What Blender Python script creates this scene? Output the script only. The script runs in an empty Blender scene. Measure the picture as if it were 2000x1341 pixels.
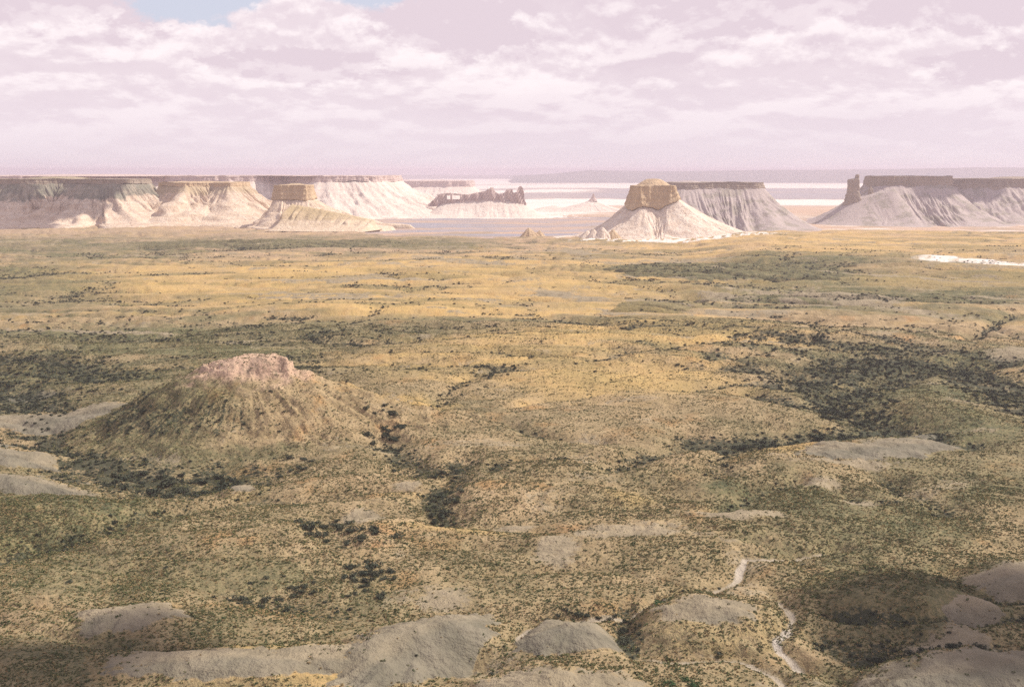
import bpy, math, random
import numpy as np
R = math.radians
SC = bpy.context.scene
COL = SC.collection
random.seed(7)
rng = np.random.default_rng(11)

# ------------------------------------------------------------------ camera
CAMZ, F, CX, CY, HORIZON = 150.0, 2222.0, 1000.0, 670.5, 333.0
PITCH = math.atan((CY - HORIZON) / F)
cam_data = bpy.data.cameras.new('camera')
cam_data.sensor_width = 36.0
cam_data.lens = 36.0 * F / 2000.0
cam_data.clip_start = 1.0
cam_data.clip_end = 300000.0
cam = bpy.data.objects.new('camera', cam_data)
COL.objects.link(cam)
cam.location = (0, 0, CAMZ)
cam.rotation_euler = (R(90) - PITCH, 0, 0)
SC.camera = cam

# ------------------------------------------------------------------ light
SUN_ELEV, SUN_AZ = R(46), R(74)          # azimuth measured from the view direction (+Y) towards +X
SUNV = np.array([math.sin(SUN_AZ) * math.cos(SUN_ELEV), math.cos(SUN_AZ) * math.cos(SUN_ELEV), math.sin(SUN_ELEV)])
sun_data = bpy.data.lights.new('sun', 'SUN')
sun_data.energy = 5.0
sun_data.angle = R(0.53)
sun_data.color = (1.0, 0.92, 0.80)
sun = bpy.data.objects.new('sun', sun_data)
COL.objects.link(sun)
from mathutils import Vector
sun.rotation_euler = Vector(SUNV).to_track_quat('Z', 'Y').to_euler()
sun.location = (0, 0, 900)

SC.view_settings.view_transform = 'Standard'
SC.view_settings.look = 'None'
SC.view_settings.exposure = 0.17
SC.view_settings.gamma = 1.0
SC.view_settings.use_curve_mapping = False
SC.cycles.volume_bounces = 1
SC.cycles.max_bounces = 6
SC.cycles.use_denoising = False


class NT:
    """small node-tree writer"""
    def __init__(self, nt):
        self.nt = nt

    def new(self, t, **kw):
        n = self.nt.nodes.new(t)
        for k, v in kw.items():
            setattr(n, k, v)
        return n

    def link(self, a, b):
        self.nt.links.new(a, b)

    def put(self, sock, v):
        if isinstance(v, bpy.types.NodeSocket):
            self.link(v, sock)
        elif isinstance(v, (tuple, list)) and len(v) == 3 and sock.type == 'RGBA':
            sock.default_value = (*v, 1)
        else:
            sock.default_value = v

    def math(self, op, a, b=0.0, c=None, clamp=False):
        n = self.new('ShaderNodeMath', operation=op, use_clamp=clamp)
        self.put(n.inputs[0], a)
        self.put(n.inputs[1], b)
        if c is not None:
            self.put(n.inputs[2], c)
        return n.outputs[0]

    def mix(self, fac, a, b, blend='MIX'):
        n = self.new('ShaderNodeMix', data_type='RGBA', blend_type=blend)
        self.put(n.inputs[0], fac)
        self.put(n.inputs[6], a)
        self.put(n.inputs[7], b)
        return n.outputs[2]

    def noise(self, vec, scale, detail=4, rough=0.55, dist=0.0):
        n = self.new('ShaderNodeTexNoise')
        self.link(vec, n.inputs['Vector'])
        n.inputs['Scale'].default_value = scale
        n.inputs['Detail'].default_value = detail
        n.inputs['Roughness'].default_value = rough
        n.inputs['Distortion'].default_value = dist
        return n.outputs[0]

    def step(self, v, lo, hi, a=0.0, b=1.0):
        n = self.new('ShaderNodeMapRange', interpolation_type='SMOOTHSTEP')
        self.put(n.inputs[0], v)
        n.inputs[1].default_value = lo
        n.inputs[2].default_value = hi
        n.inputs[3].default_value = a
        n.inputs[4].default_value = b
        return n.outputs[0]

    def scale(self, vec, s):
        n = self.new('ShaderNodeVectorMath', operation='MULTIPLY')
        self.link(vec, n.inputs[0])
        n.inputs[1].default_value = s
        return n.outputs[0]


# ------------------------------------------------------------------ sky
world = bpy.data.worlds.new('World')
SC.world = world
world.use_nodes = True
for n in list(world.node_tree.nodes):
    world.node_tree.nodes.remove(n)
w = NT(world.node_tree)
tc = w.new('ShaderNodeTexCoord')
sep = w.new('ShaderNodeSeparateXYZ')
w.link(tc.outputs['Generated'], sep.inputs[0])
dx, dy, dz = sep.outputs
zc = w.math('MAXIMUM', dz, 0.0)


SKY_SHIFT = 20.9


def sky_coords(lift):
    """cloud coordinates: bearing across, log of height up, so that cells flatten towards the horizon"""
    den = w.math('ADD', zc, 0.05 + lift)
    hl = w.math('SQRT', w.math('ADD', w.math('MULTIPLY', dx, dx), w.math('MULTIPLY', dy, dy)))
    com = w.new('ShaderNodeCombineXYZ')
    w.put(com.inputs[0], w.math('MULTIPLY', w.math('DIVIDE', dx, hl), 9.5))
    w.put(com.inputs[1], w.math('MULTIPLY', w.math('DIVIDE', dy, hl), 9.5))
    w.put(com.inputs[2], w.math('ADD', w.math('MULTIPLY', w.math('LOGARITHM', den, math.e), 3.0), SKY_SHIFT))
    return com.outputs[0]


P, P2 = sky_coords(0.0), sky_coords(0.007)
n1 = w.noise(P, 0.62, 11, 0.58, 0.12)
n2 = w.noise(P2, 0.62, 11, 0.58, 0.12)
gap = w.step(dz, 0.16, 0.6, 0.0, 0.20)
fine = w.noise(P, 3.2, 7, 0.65)
hlen = w.math('SQRT', w.math('ADD', w.math('MULTIPLY', dx, dx), w.math('MULTIPLY', dy, dy)))
bear = w.math('DIVIDE', dx, hlen)


def sky_patch(b, e, rb, re, ragged=3.2):
    """ragged patch of sky at bearing b and height e"""
    u = w.math('DIVIDE', w.math('SUBTRACT', bear, b), rb)
    v = w.math('DIVIDE', w.math('SUBTRACT', dz, e), re)
    q = w.math('SQRT', w.math('ADD', w.math('MULTIPLY', u, u), w.math('MULTIPLY', v, v)))
    q = w.math('ADD', q, w.math('MULTIPLY', w.math('SUBTRACT', n1, 0.5), ragged))
    q = w.math('ADD', q, w.math('MULTIPLY', w.math('SUBTRACT', fine, 0.5), 2.2))
    return w.math('MULTIPLY', w.step(q, 0.65, 1.15, 1.0, 0.0), w.step(dy, 0.0, 0.1))


def any_of(patches):
    m = sky_patch(*patches[0])
    for p_ in patches[1:]:
        m = w.math('MAXIMUM', m, sky_patch(*p_))
    return m


gaps = any_of([(-0.262, 0.143, 0.050, 0.022), (-0.120, 0.150, 0.040, 0.013)])
bases = any_of([(-0.40, 0.150, 0.14, 0.040), (-0.045, 0.130, 0.060, 0.032), (0.20, 0.140, 0.11, 0.035), (0.33, 0.128, 0.08, 0.018), (-0.18, 0.085, 0.07, 0.012), (0.40, 0.083, 0.06, 0.012)])
cover = w.step(w.math('SUBTRACT', n1, gap), 0.26, 0.33)
cover = w.math('MULTIPLY', cover, w.math('SUBTRACT', 1.0, gaps))
relief = w.step(w.math('SUBTRACT', n1, n2), -0.035, 0.055)
thick = w.step(n1, 0.48, 0.60)
big = w.noise(P, 0.33, 3, 0.5)
bright = w.math('ADD', w.math('MULTIPLY', relief, 0.75), w.math('MULTIPLY', w.math('SUBTRACT', 1.0, thick), 0.20))
bright = w.math('ADD', bright, w.math('MULTIPLY', w.math('SUBTRACT', fine, 0.5), 0.55))
bright = w.math('SUBTRACT', bright, w.step(big, 0.5, 0.68, 0.0, 0.25))
bright = w.math('SUBTRACT', bright, w.math('MULTIPLY', bases, 0.55), clamp=True)
cloud_col = w.mix(bright, (0.74, 0.625, 0.685), (0.98, 0.885, 0.90))
sky = w.new('ShaderNodeTexSky', sky_type='NISHITA')
sky.sun_disc = False
sky.sun_elevation = SUN_ELEV
sky.sun_rotation = SUN_AZ
sky.altitude = 300
sky.dust_density = 2.0
blue = w.mix(1.0, sky.outputs[0], (0.11, 0.11, 0.11), 'MULTIPLY')
blue = w.mix(w.step(dz, 0.16, 0.4, 0.8, 0.15), blue, (0.67, 0.675, 0.79))
col = w.mix(cover, blue, cloud_col)
low = w.step(dz, 0.005, 0.095, 1.0, 0.0)
col = w.mix(w.math('MULTIPLY', low, 0.85), col, (0.82, 0.715, 0.775))
bg = w.new('ShaderNodeBackground')
w.link(col, bg.inputs[0])
bg.inputs[1].default_value = 0.97
wo = w.new('ShaderNodeOutputWorld')
w.link(bg.outputs[0], wo.inputs[0])


# ------------------------------------------------------------------ maths helpers
def sstep(a, b, x):
    t = np.clip((x - a) / (b - a), 0, 1)
    return t * t * (3 - 2 * t)


def hash2(ix, iy, seed):
    h = (ix.astype(np.int64) * 374761393 + iy.astype(np.int64) * 668265263 + seed * 1442695041) & 0xFFFFFFFF
    h = ((h ^ (h >> 13)) * 1274126177) & 0xFFFFFFFF
    h = h ^ (h >> 16)
    return h


_ga = np.arange(256) * (2 * math.pi / 256)
GX, GY = np.cos(_ga).astype(np.float32), np.sin(_ga).astype(np.float32)


def perlin(x, y, seed=0):
    """gradient noise, about -1..1"""
    x = np.asarray(x, dtype=np.float64)
    y = np.asarray(y, dtype=np.float64)
    x0, y0 = np.floor(x), np.floor(y)
    fx, fy = (x - x0).astype(np.float32), (y - y0).astype(np.float32)
    ix, iy = x0.astype(np.int64), y0.astype(np.int64)
    u = fx * fx * fx * (fx * (fx * 6 - 15) + 10)
    v = fy * fy * fy * (fy * (fy * 6 - 15) + 10)

    def g(a, b, ox, oy):
        h = hash2(ix + a, iy + b, seed) & 255
        return GX[h] * (fx - ox) + GY[h] * (fy - oy)
    a = g(0, 0, 0, 0)
    b = g(1, 0, 1, 0)
    c = g(0, 1, 0, 1)
    d = g(1, 1, 1, 1)
    r = a + u * (b - a)
    s = c + u * (d - c)
    return (r + v * (s - r)) * 1.5


def fbm(x, y, seed=0, octv=4, gain=0.5):
    s, a, t = 0, 1.0, 0
    for k in range(octv):
        s = s + a * perlin(x * 2 ** k + 17.3 * k, y * 2 ** k - 9.1 * k, seed + k)
        t += a
        a *= gain
    return s / t


def G(px, py, z=0.0):
    """the place on the level z that the photograph shows at (px, py)"""
    u = (np.asarray(px, float) - CX) / F
    v = -(np.asarray(py, float) - CY) / F
    yy = math.cos(PITCH) + math.sin(PITCH) * v
    zz = -math.sin(PITCH) + math.cos(PITCH) * v
    t = (z - CAMZ) / zz
    return u * t, yy * t


def M(x, y, z):
    """map coordinates of a ground point (bearing and distance, in photo pixels)"""
    d = math.cos(PITCH) * y - math.sin(PITCH) * (z - CAMZ)
    v = math.sin(PITCH) * y + math.cos(PITCH) * (z - CAMZ)
    return CX + F * x / d, CY - F * v / d


# ------------------------------------------------------------------ ground form
LOW = -40.0


def base_level(x, y):
    """plain at 0, dropping to the lower basin beyond its edge"""
    d = np.hypot(x, y)
    b = x / np.maximum(y, 1)
    edge = 2650 + 900 * sstep(-0.10, -0.20, b) + 150 * sstep(0.15, 0.3, b)
    edge = edge + 120 * fbm(x / 160, y / 160, 5, 4)
    t = sstep(0, 1, (d - edge) / (240 + 200 * sstep(0.1, 0.3, b)))
    z = LOW * t
    z = z - 6 * sstep(450, 900, d) * sstep(2000, 1200, d) * 0
    return z, t


# drainage lines: (points in map pixels, depth m, half width m, how bushy)
GULLIES = [
    ([(-60, 700), (60, 770), (120, 850), (220, 900), (330, 915), (430, 905)], 9, 34, 1.0),
    ([(430, 905), (480, 940), (560, 958), (640, 952)], 4, 14, 0.5),
    ([(-40, 1075), (60, 1050), (200, 1030), (330, 985), (480, 962), (600, 955), (700, 948), (780, 950), (830, 950)], 4.5, 9, 0.75),
    ([(870, 1005), (850, 975), (860, 950), (890, 920), (900, 895)], 4, 9, 1.0),
    ([(720, 835), (760, 860), (820, 905), (880, 915)], 4, 12, 0.9),
    ([(690, 765), (740, 785), (780, 800)], 3, 14, 0.8),
    ([(830, 800), (870, 770), (900, 735), (920, 730)], 2.5, 7, 0.6),
    ([(960, 920), (1020, 905), (1080, 905), (1140, 895)], 2.5, 7, 0.7),
    ([(1195, 925), (1240, 900), (1270, 880), (1330, 860), (1380, 845)], 4, 9, 0.9),
    ([(1380, 845), (1440, 850), (1510, 840), (1600, 835), (1690, 830), (1730, 815)], 8, 17, 1.3),
    ([(1440, 870), (1410, 900), (1400, 930)], 3, 9, 0.6),
    ([(1730, 815), (1690, 800), (1640, 775), (1640, 750), (1700, 735), (1760, 715), (1850, 700), (1900, 700)], 11, 26, 0.9),
    ([(1640, 775), (1570, 745), (1480, 735)], 6, 20, 1.0),
    ([(1660, 770), (1600, 780), (1540, 770), (1480, 760)], 6, 14, 0.9),
    ([(1560, 740), (1600, 720), (1680, 700), (1800, 695)], 6, 34, 1.1),
    ([(1870, 700), (1950, 740), (2060, 790)], 7, 40, 1.1),
    ([(1480, 660), (1560, 668), (1700, 680), (1790, 680)], 4, 30, 0.9),
    ([(1500, 622), (1600, 628), (1700, 640), (1800, 645)], 4, 24, 0.7),
    ([(1160, 700), (1210, 685), (1290, 680), (1330, 672), (1400, 672), (1480, 650)], 4, 12, 0.7),
    ([(1190, 745), (1230, 725), (1310, 712), (1390, 705)], 2, 4, 0.5),
    ([(1350, 755), (1400, 748), (1430, 740)], 3, 8, 0.9),
    ([(1830, 830), (1860, 860), (1900, 855)], 4, 10, 1.0),
    ([(1900, 650), (1880, 665), (1930, 640), (1960, 610), (2050, 605)], 4, 7, 1.0),
    ([(1935, 632), (1980, 650), (2050, 665)], 4, 7, 0.9),
    ([(560, 650), (640, 660), (720, 665), (800, 660)], 3, 18, 0.8),
    ([(150, 640), (260, 650), (380, 655), (520, 660)], 3, 20, 0.6),
    ([(0, 690), (90, 690), (190, 720)], 5, 40, 1.0),
    ([(0, 540), (60, 535), (100, 528)], 4, 30, 0.8),
    ([(560, 640), (700, 625), (770, 592), (900, 600)], 2, 14, 0.45),
    ([(1060, 540), (1160, 545), (1300, 562)], 4, 18, 0.5),
    ([(1370, 515), (1430, 520), (1550, 524)], 7, 40, 0.8),
    ([(1000, 1232), (1012, 1210), (1040, 1195), (1100, 1190), (1230, 1183), (1270, 1178), (1330, 1155), (1380, 1148), (1430, 1120), (1460, 1085)], 2.2, 4, 0.5),
    ([(1460, 1085), (1530, 1085), (1560, 1070), (1600, 1065), (1640, 1055)], 2.2, 4, 0.4),
    ([(1225, 1180), (1215, 1240), (1250, 1270)], 3, 6, 0.9),
    ([(1520, 1150), (1545, 1175), (1557, 1195), (1540, 1225), (1508, 1240), (1545, 1262), (1566, 1290)], 2.2, 3.5, 0.3),
    ([(1270, 1278), (1340, 1284), (1450, 1268), (1480, 1290), (1515, 1300), (1538, 1345)], 2, 3.5, 0.2),
    ([(1640, 1240), (1700, 1270), (1760, 1240), (1900, 1255), (2050, 1262)], 4, 9, 1.0),
    ([(1625, 1305), (1650, 1330), (1700, 1345)], 2, 4, 0.5),
    ([(1560, 1085), (1600, 1120), (1650, 1110)], 2, 4, 0.5),
    ([(1740, 925), (1760, 950), (1800, 960), (1850, 990)], 3, 8, 0.8),
    ([(1650, 960), (1700, 975), (1760, 965)], 2, 6, 0.6),
    ([(780, 1290), (880, 1275), (960, 1290)], 3, 6, 0.7),
    ([(1640, 1190), (1780, 1210), (1860, 1212), (1960, 1195), (2060, 1190)], 3, 5, 1.0),
    ([(1700, 1130), (1830, 1150), (1920, 1160), (2060, 1150)], 3, 5, 1.0),
    ([(1000, 790), (1060, 770), (1150, 765)], 2, 5, 0.3),
    ([(640, 700), (760, 712), (900, 705)], 3, 5, 0.7),
    ([(1000, 640), (1100, 655), (1200, 650)], 3, 5, 0.7),
    ([(600, 742), (680, 735), (760, 740)], 3, 5, 0.7),
    ([(900, 620), (1050, 612), (1180, 600)], 3, 5, 0.7),
    ([(940, 680), (1060, 690), (1160, 700)], 3, 5, 0.7),
    ([(1180, 640), (1300, 652), (1420, 640)], 3, 5, 0.7),
    ([(1320, 575), (1450, 600), (1560, 600)], 3, 5, 0.7),
    ([(820, 560), (980, 570), (1100, 585)], 3, 5, 0.7),
    ([(200, 590), (380, 600), (540, 590)], 3, 5, 0.7),
    ([(1650, 650), (1500, 690), (1380, 700)], 3, 5, 0.7),
    ([(100, 610), (240, 622), (330, 618)], 3, 5, 0.7),
    ([(1000, 820), (1080, 850), (1180, 850)], 3, 5, 0.7),
    ([(1560, 940), (1480, 960), (1400, 1000)], 3, 5, 0.7),
    ([(640, 1010), (640, 1040), (660, 1075)], 2, 8, 0.5),
    ([(440, 1150), (520, 1165), (600, 1180), (680, 1180)], 2, 9, 0.6),
]
GW = []
for pts, dep, hw, bushy in GULLIES:
    xs, ys = G([p_[0] for p_ in pts], [p_[1] for p_ in pts])
    a = np.stack([xs, ys], 1)
    for _ in range(2):                                  # round the corners off
        q_ = np.empty((2 * len(a) - 2, 2))
        q_[0::2] = a[:-1] * 0.75 + a[1:] * 0.25
        q_[1::2] = a[:-1] * 0.25 + a[1:] * 0.75
        a = np.vstack([a[:1], q_, a[-1:]])
    xs, ys = a[:, 0], a[:, 1]
    GW.append((np.stack([xs, ys], 1), dep * (1.5 if hw < 15 else 1.1), hw, bushy))

# pale sandy wash beds inside some drainage lines
WASH = [31, 32, 34, 35, 37]


def seg_dist(x, y, poly):
    best = np.full(x.shape, 1e9)
    for (ax, ay), (bx, by) in zip(poly[:-1], poly[1:]):
        ex, ey = bx - ax, by - ay
        L = ex * ex + ey * ey
        t = np.clip(((x - ax) * ex + (y - ay) * ey) / L, 0, 1)
        d = (x - ax - t * ex) ** 2 + (y - ay - t * ey) ** 2
        best = np.minimum(best, d)
    return np.sqrt(best)


def drainage(x, y):
    """carved depth, thicket density, sandy bed"""
    sh = x.shape
    x, y = x.ravel(), y.ravel()
    r = np.hypot(x, y)
    wx = x + 7 * fbm(x / 38, y / 38, 31, 4) * np.clip(r / 800, 0.25, 1.6)
    wy = y + 7 * fbm(x / 38, y / 38, 41, 4) * np.clip(r / 800, 0.25, 1.6)
    carve = np.zeros(x.shape)
    bush = np.zeros(x.shape)
    bed = np.zeros(x.shape)
    for i, (poly, dep, hw, bushy) in enumerate(GW):
        lo, hi = poly.min(0) - hw * 4 - 25, poly.max(0) + hw * 4 + 25
        m = np.nonzero((x > lo[0]) & (x < hi[0]) & (y > lo[1]) & (y < hi[1]))[0]
        if not len(m):
            continue
        d = seg_dist(wx[m], wy[m], poly)
        c = dep * np.exp(-(d / (hw * 1.25)) ** 2)
        carve[m] = np.maximum(carve[m], c)
        b = bushy * np.exp(-(d / (hw * 1.0)) ** 2)
        bush[m] = np.maximum(bush[m], b)
        if i in WASH:
            wd = 1.25 * (1 + 0.9 * fbm(x[m] / 14, y[m] / 14, 500 + i, 2))
            bed[m] = np.maximum(bed[m], sstep(0.7, -0.4, d - wd))
    return carve.reshape(sh), bush.reshape(sh), bed.reshape(sh)


# ------------------------------------------------------------------ hills and clay mounds (patches that rise out of the ground)
HILLS = []
SWELLS = []


def hill_uv(h, x, y):
    dx, dy = x - h['c'][0], y - h['c'][1]
    ca, sa = math.cos(h['rot']), math.sin(h['rot'])
    u = dx * ca + dy * sa
    v = -dx * sa + dy * ca
    v = v + h.get('bow', 0) * ((u / h['rx']) ** 2 - 0.3)
    return u / h['rx'], v / h['ry']


def hill_height(h, x, y):
    """height a hill adds at (x, y); negative outside"""
    dx, dy = x - h['c'][0], y - h['c'][1]
    ca, sa = math.cos(h['rot']), math.sin(h['rot'])
    u = dx * ca + dy * sa
    v = -dx * sa + dy * ca
    u = u + h.get('bend', 0) * (v / h['ry']) ** 2
    v = v + h.get('bow', 0) * ((u / h['rx']) ** 2 - 0.3)
    s = h['seed']
    uu = u / np.where(u > 0, h['rx'] * h.get('right', 1), h['rx'])
    vv = v / np.where(v > 0, h['ry'] * h.get('back', 1), h['ry'])
    th = np.arctan2(vv, uu)
    q = np.sqrt(uu ** 2 + vv ** 2)
    q = q * (1 + (0.10 if h.get('kind') == 'cone' else 0.38) * fbm(np.cos(th) * 1.6 + s, np.sin(th) * 1.6, s, 3)) + 0.10 * fbm(x / 16, y / 16, s + 3, 4)
    nr = h.get('nr', 6)
    rill = np.abs(fbm(np.cos(th) * nr + 3 + q * 0.8, np.sin(th) * nr + s, s + 7, 3)) * 1.5
    q = q + h.get('rill', 0.07) * (0.5 - rill * 1.6) * (np.clip(q * 1.6, 0, 1) if h.get('kind') != 'cone' else sstep(0.2, 0.5, q))
    kind = h.get('kind', 'mound')
    if kind == 'mound':
        p = np.clip(1 - q, -0.4, 1)
        z = np.where(p > 0, 1 - (1 - np.clip(p, 0, 1)) ** h.get('pw', 1.8), p * 1.6)
        z = z * h['h'] * (0.85 if h['h'] < 9 else 1)
        z = z * (1 + 0.25 * fbm(x / 18, y / 10, s + 40, 3))
    elif kind == 'cone':
        p = 1 - q
        t0 = h.get('top', 0.22)
        prof = np.interp(q, [0, t0 * 0.7, t0 * 1.0, t0 * 1.5, 0.42, 0.62, 0.8, 1.0, 1.4], [1.03, 0.98, 0.92, 0.77, 0.57, 0.31, 0.13, 0.0, -0.12])
        prof = prof - 0.04 * sstep(t0 * 0.95, t0 * 1.1, q) * sstep(0.1, 0.2, uu) * sstep(0.6, 0.3, q)
        z = h['h'] * prof
        z = z + (q < t0 * 1.2) * h.get('tilt', 0) * uu * h['h']
    else:
        z = x * 0
    z = z + h.get('rough', 0.5) * fbm(x / 4.5, y / 4.5, s + 9, 3)
    return z


def add_hill(name, px, py, rx, ry, h, label, rot=0, z0=None, **kw):
    x, y = G(px, py)
    d = float(y)
    e = dict(name=name, c=(float(x), float(y)), rx=rx, ry=ry, h=h, rot=R(rot), seed=len(HILLS) * 13 + 5, label=label, **kw)
    (SWELLS if kw.get('cover') == 'none' else HILLS).append(e)


add_hill('conical_hill', 476, 815, 108, 78, 39, 'tall cone-shaped hill with a pale flat crumbling top and rilled green flanks', kind='cone', rill=0.030, nr=15,
         right=1.30, top=0.17, tilt=0.45, rough=0.7, cover='cone')
add_hill('clay_mound', 248, 1212, 19, 14, 5.5, 'low rounded pale clay mound standing alone at the lower left', rot=14, pw=1.9, cover='pale', back=1.5)
add_hill('clay_ridge', 500, 1300, 57, 13, 5.5, 'long pale clay ridge with a smooth scalloped front and orange grass below it', rot=6, bow=-7, pw=1.9, cover='ridge', back=1.5)
add_hill('clay_ridge', 810, 1262, 38, 19, 7.5, 'grey clay hump where the long ridge turns uphill at its right end', rot=48, cover='greyridge', back=1.2)
add_hill('clay_mound', 1108, 1245, 20, 15, 5.5, 'smooth grey oval mound between the sandy wash and a dark gully', rot=4, pw=2.0, cover='grey', back=1.4)
add_hill('clay_mound', 1385, 1222, 29, 21, 7, 'broad mound with a pale crest above brown grass inside the bend of the wash', rot=6, pw=1.7, cover='crest', back=1.6)
add_hill('clay_mound', 1110, 1385, 34, 24, 8, 'pale ribbed mound at the very bottom edge left of the green bushes', rot=-4, pw=1.7, cover='pale', back=1.4)
add_hill('scarp_hill', 1770, 1170, 34, 20, 8, 'brown scrubby hill with a thin white scarp line along its crest', rot=22, pw=1.8, cover='brown', back=2)
add_hill('clay_mound', 1990, 1130, 24, 12, 6.5, 'pale rounded knoll highest up the slope at the right edge', rot=14, pw=2.0, cover='pale', back=2)
add_hill('clay_mound', 1885, 1190, 16, 9, 5, 'small pale knoll below the highest knoll with a dark hollow in front', rot=16, pw=2.0, cover='pale', back=2)
add_hill('clay_mound', 1865, 1252, 19, 10, 6, 'grey knoll above the dark green gully at the lower right', rot=20, pw=1.9, cover='pale', back=2)
add_hill('clay_mound', 1920, 1335, 46, 16, 9, 'large smooth grey mound filling the bottom right corner', rot=8, pw=2.0, cover='grey', back=1.6)
add_hill('clay_ridge', 1720, 880, 60, 20, 5, 'pale grey rounded spur ending in dark notches beside the big gully', rot=24, pw=1.7, cover='greyspur', back=1.8)
add_hill('scrub_hill', 1800, 795, 62, 40, 6, 'dark brown-green hill right of the gully full of dark bushes', rot=-12, pw=1.5, cover='brown', rill=0.06)
add_hill('clay_mound', 475, 935, 15, 12, 5, 'small bushy knoll at the foot of the cone-shaped hill', pw=1.6, cover='mixed', rill=0.06)
add_hill('clay_ridge', 110, 800, 60, 22, 7, 'silvery grey clay slope left of the cone-shaped hill', rot=14, pw=1.6, cover='greyspur', back=2.2)
add_hill('clay_ridge', 10, 880, 34, 18, 6, 'grey clay spur at the left edge above the bushy valley', rot=-10, pw=1.7, cover='greyspur', back=1.8)
add_hill('clay_ridge', 40, 940, 44, 14, 5.5, 'pale flat-backed spur at the left edge below the bushy valley', rot=-10, pw=1.9, cover='greyspur', back=1.8)
add_hill('clay_mound', 1290, 1064, 62, 24, 3.6, 'wide bare pink-grey swell in the middle of the bushy steppe', rot=-3, pw=1.8, cover='none')
add_hill('clay_mound', 1480, 1022, 60, 28, 4.5, 'broad low scrub-speckled swell above the sandy wash', rot=10, pw=1.8, cover='none', back=1.5)
add_hill('clay_mound', 600, 1065, 85, 26, 6.0, 'broad tan swell dotted with a loose line of dark bushes', rot=14, pw=1.7, cover='none', back=1.6)
add_hill('clay_mound', 1080, 930, 95, 55, 7.0, 'wide smooth tan shoulder above the meeting of the gullies', rot=24, pw=1.6, cover='none', back=1.3)
add_hill('clay_mound', 1500, 915, 80, 40, 7.0, 'wide tan shoulder below the dark gully thicket', rot=16, pw=1.6, cover='none', back=1.1)
add_hill('clay_mound', 90, 1010, 60, 34, 6.0, 'dark green rounded rise at the left edge above a bushy gully', rot=-8, pw=1.6, cover='brown', back=1.1)
add_hill('scrub_hill', 1600, 655, 130, 70, 8, 'low tan rise with long dark bands of bushes', rot=-4, pw=1.5, cover='none', rill=0.06)
add_hill('scrub_hill', 1270, 598, 50, 55, 7, 'small brown knoll on the golden plain', pw=1.6, cover='brown', rill=0.06)
add_hill('scrub_hill', 1430, 530, 210, 130, 12, 'dark olive rise below the golden terrace', rot=-4, pw=1.6, cover='olive', rill=0.10)
add_hill('scrub_hill', 1680, 582, 190, 60, 8, 'long olive swell edged by pale bare strips', rot=-3, pw=1.7, cover='olive', rill=0.06)
add_hill('scrub_hill', 500, 478, 280, 120, 12, 'dark olive rise in front of the white mesas', rot=-2, pw=1.6, cover='olive', rill=0.10)
add_hill('scrub_hill', 700, 473, 120, 90, 11, 'small olive hump below the fluted foot of the capped butte', pw=1.6, cover='olive', rill=0.08)
# long low swells that give the middle of the plain its ribbed look
_g = np.random.default_rng(5)
for px, py, rx, h_ in [(250, 620, 160, 5), (620, 610, 150, 5), (930, 600, 170, 5), (820, 690, 110, 4.5), (1050, 660, 130, 5), (1320, 640, 120, 5), (1290, 705, 95, 5), (1120, 740, 100, 4.5), (1420, 690, 90, 5),
                       (180, 560, 200, 6), (900, 545, 240, 6), (1150, 525, 220, 6), (1400, 565, 180, 6), (700, 650, 120, 4), (1000, 710, 80, 3.5), (1900, 600, 140, 6), (1880, 640, 100, 5), (640, 720, 90, 4)]:
    add_hill('low_swell', px, py, rx, rx * 0.27, h_, 'low rounded swell of dry grass on the plain at about %s' % ('the left' if px < 700 else 'the middle' if px < 1300 else 'the right'),
             rot=float(_g.uniform(-9, 5)), pw=1.5, cover='none', back=2.2, rill=0.05)


def furrow(x, y):
    """furrow coordinates: they run across the view, swinging towards the viewer on the right"""
    yy = y + 0.42 * np.maximum(x - 40, 0)
    return x + 60 * fbm(x / 230, y / 230, 8, 2), yy + 50 * fbm(x / 230, y / 230, 9, 2)


def ground_z(x, y, carve=None):
    x = np.asarray(x, float)
    y = np.asarray(y, float)
    d = np.hypot(x, y)
    z, t = base_level(x, y)
    if carve is None:
        carve = drainage(x, y)[0]
    amp = sstep(250, 1200, d) * (1 - 0.9 * t)
    far = sstep(3200, 6000, d)
    z = z + 7.0 * amp * fbm(x / 420, y / 260, 3, 3)
    wx, wy = furrow(x, y)
    rid = 1 - np.abs(perlin(wx / 360, wy / 62, 12)) * 2.2
    z = z - (2.0 + 6.5 * sstep(600, 1500, d)) * np.clip(rid, 0, 1) ** 3 * (1 - 0.85 * t) * (1 - far)
    rid2 = 1 - np.abs(perlin(wx / 150, wy / 34, 13)) * 2.4
    z = z - (1.8 + 2.4 * sstep(700, 1500, d)) * np.clip(rid2, 0, 1) ** 2.5 * (1 - 0.9 * t) * (1 - far)
    z = z + (1.8 - 0.5 * amp) * fbm(x / (70 + 110 * amp), wy / (70 - 20 * amp), 14, 3) * (1 - far)
    z = z + 0.35 * fbm(x / 9, y / 9, 21, 3) * sstep(1200, 600, d)
    # low terrace and gold field on the right that ends in a pale scarp
    px, py = M(x, y, z * 0)
    terr = sstep(1330, 1500, px) * sstep(524, 512, py - 0.045 * (px - 1500) + 4 * fbm(x / 90, y / 90, 77, 3)) * (1 - t)
    z = z + 13 * terr
    for h in SWELLS:
        m = h['rx'] * 1.3, h['rx'] * 0.5 + h['ry'] * 3
        i = np.nonzero((np.abs(x - h['c'][0]) < m[0]) & (np.abs(y - h['c'][1]) < m[1]))
        if len(i[0]):
            z[i] = z[i] + np.maximum(0, hill_height(h, x[i], y[i]))
    return z - carve * (1 + 0.25 * fbm(x / 25, y / 25, 52, 2))


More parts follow.
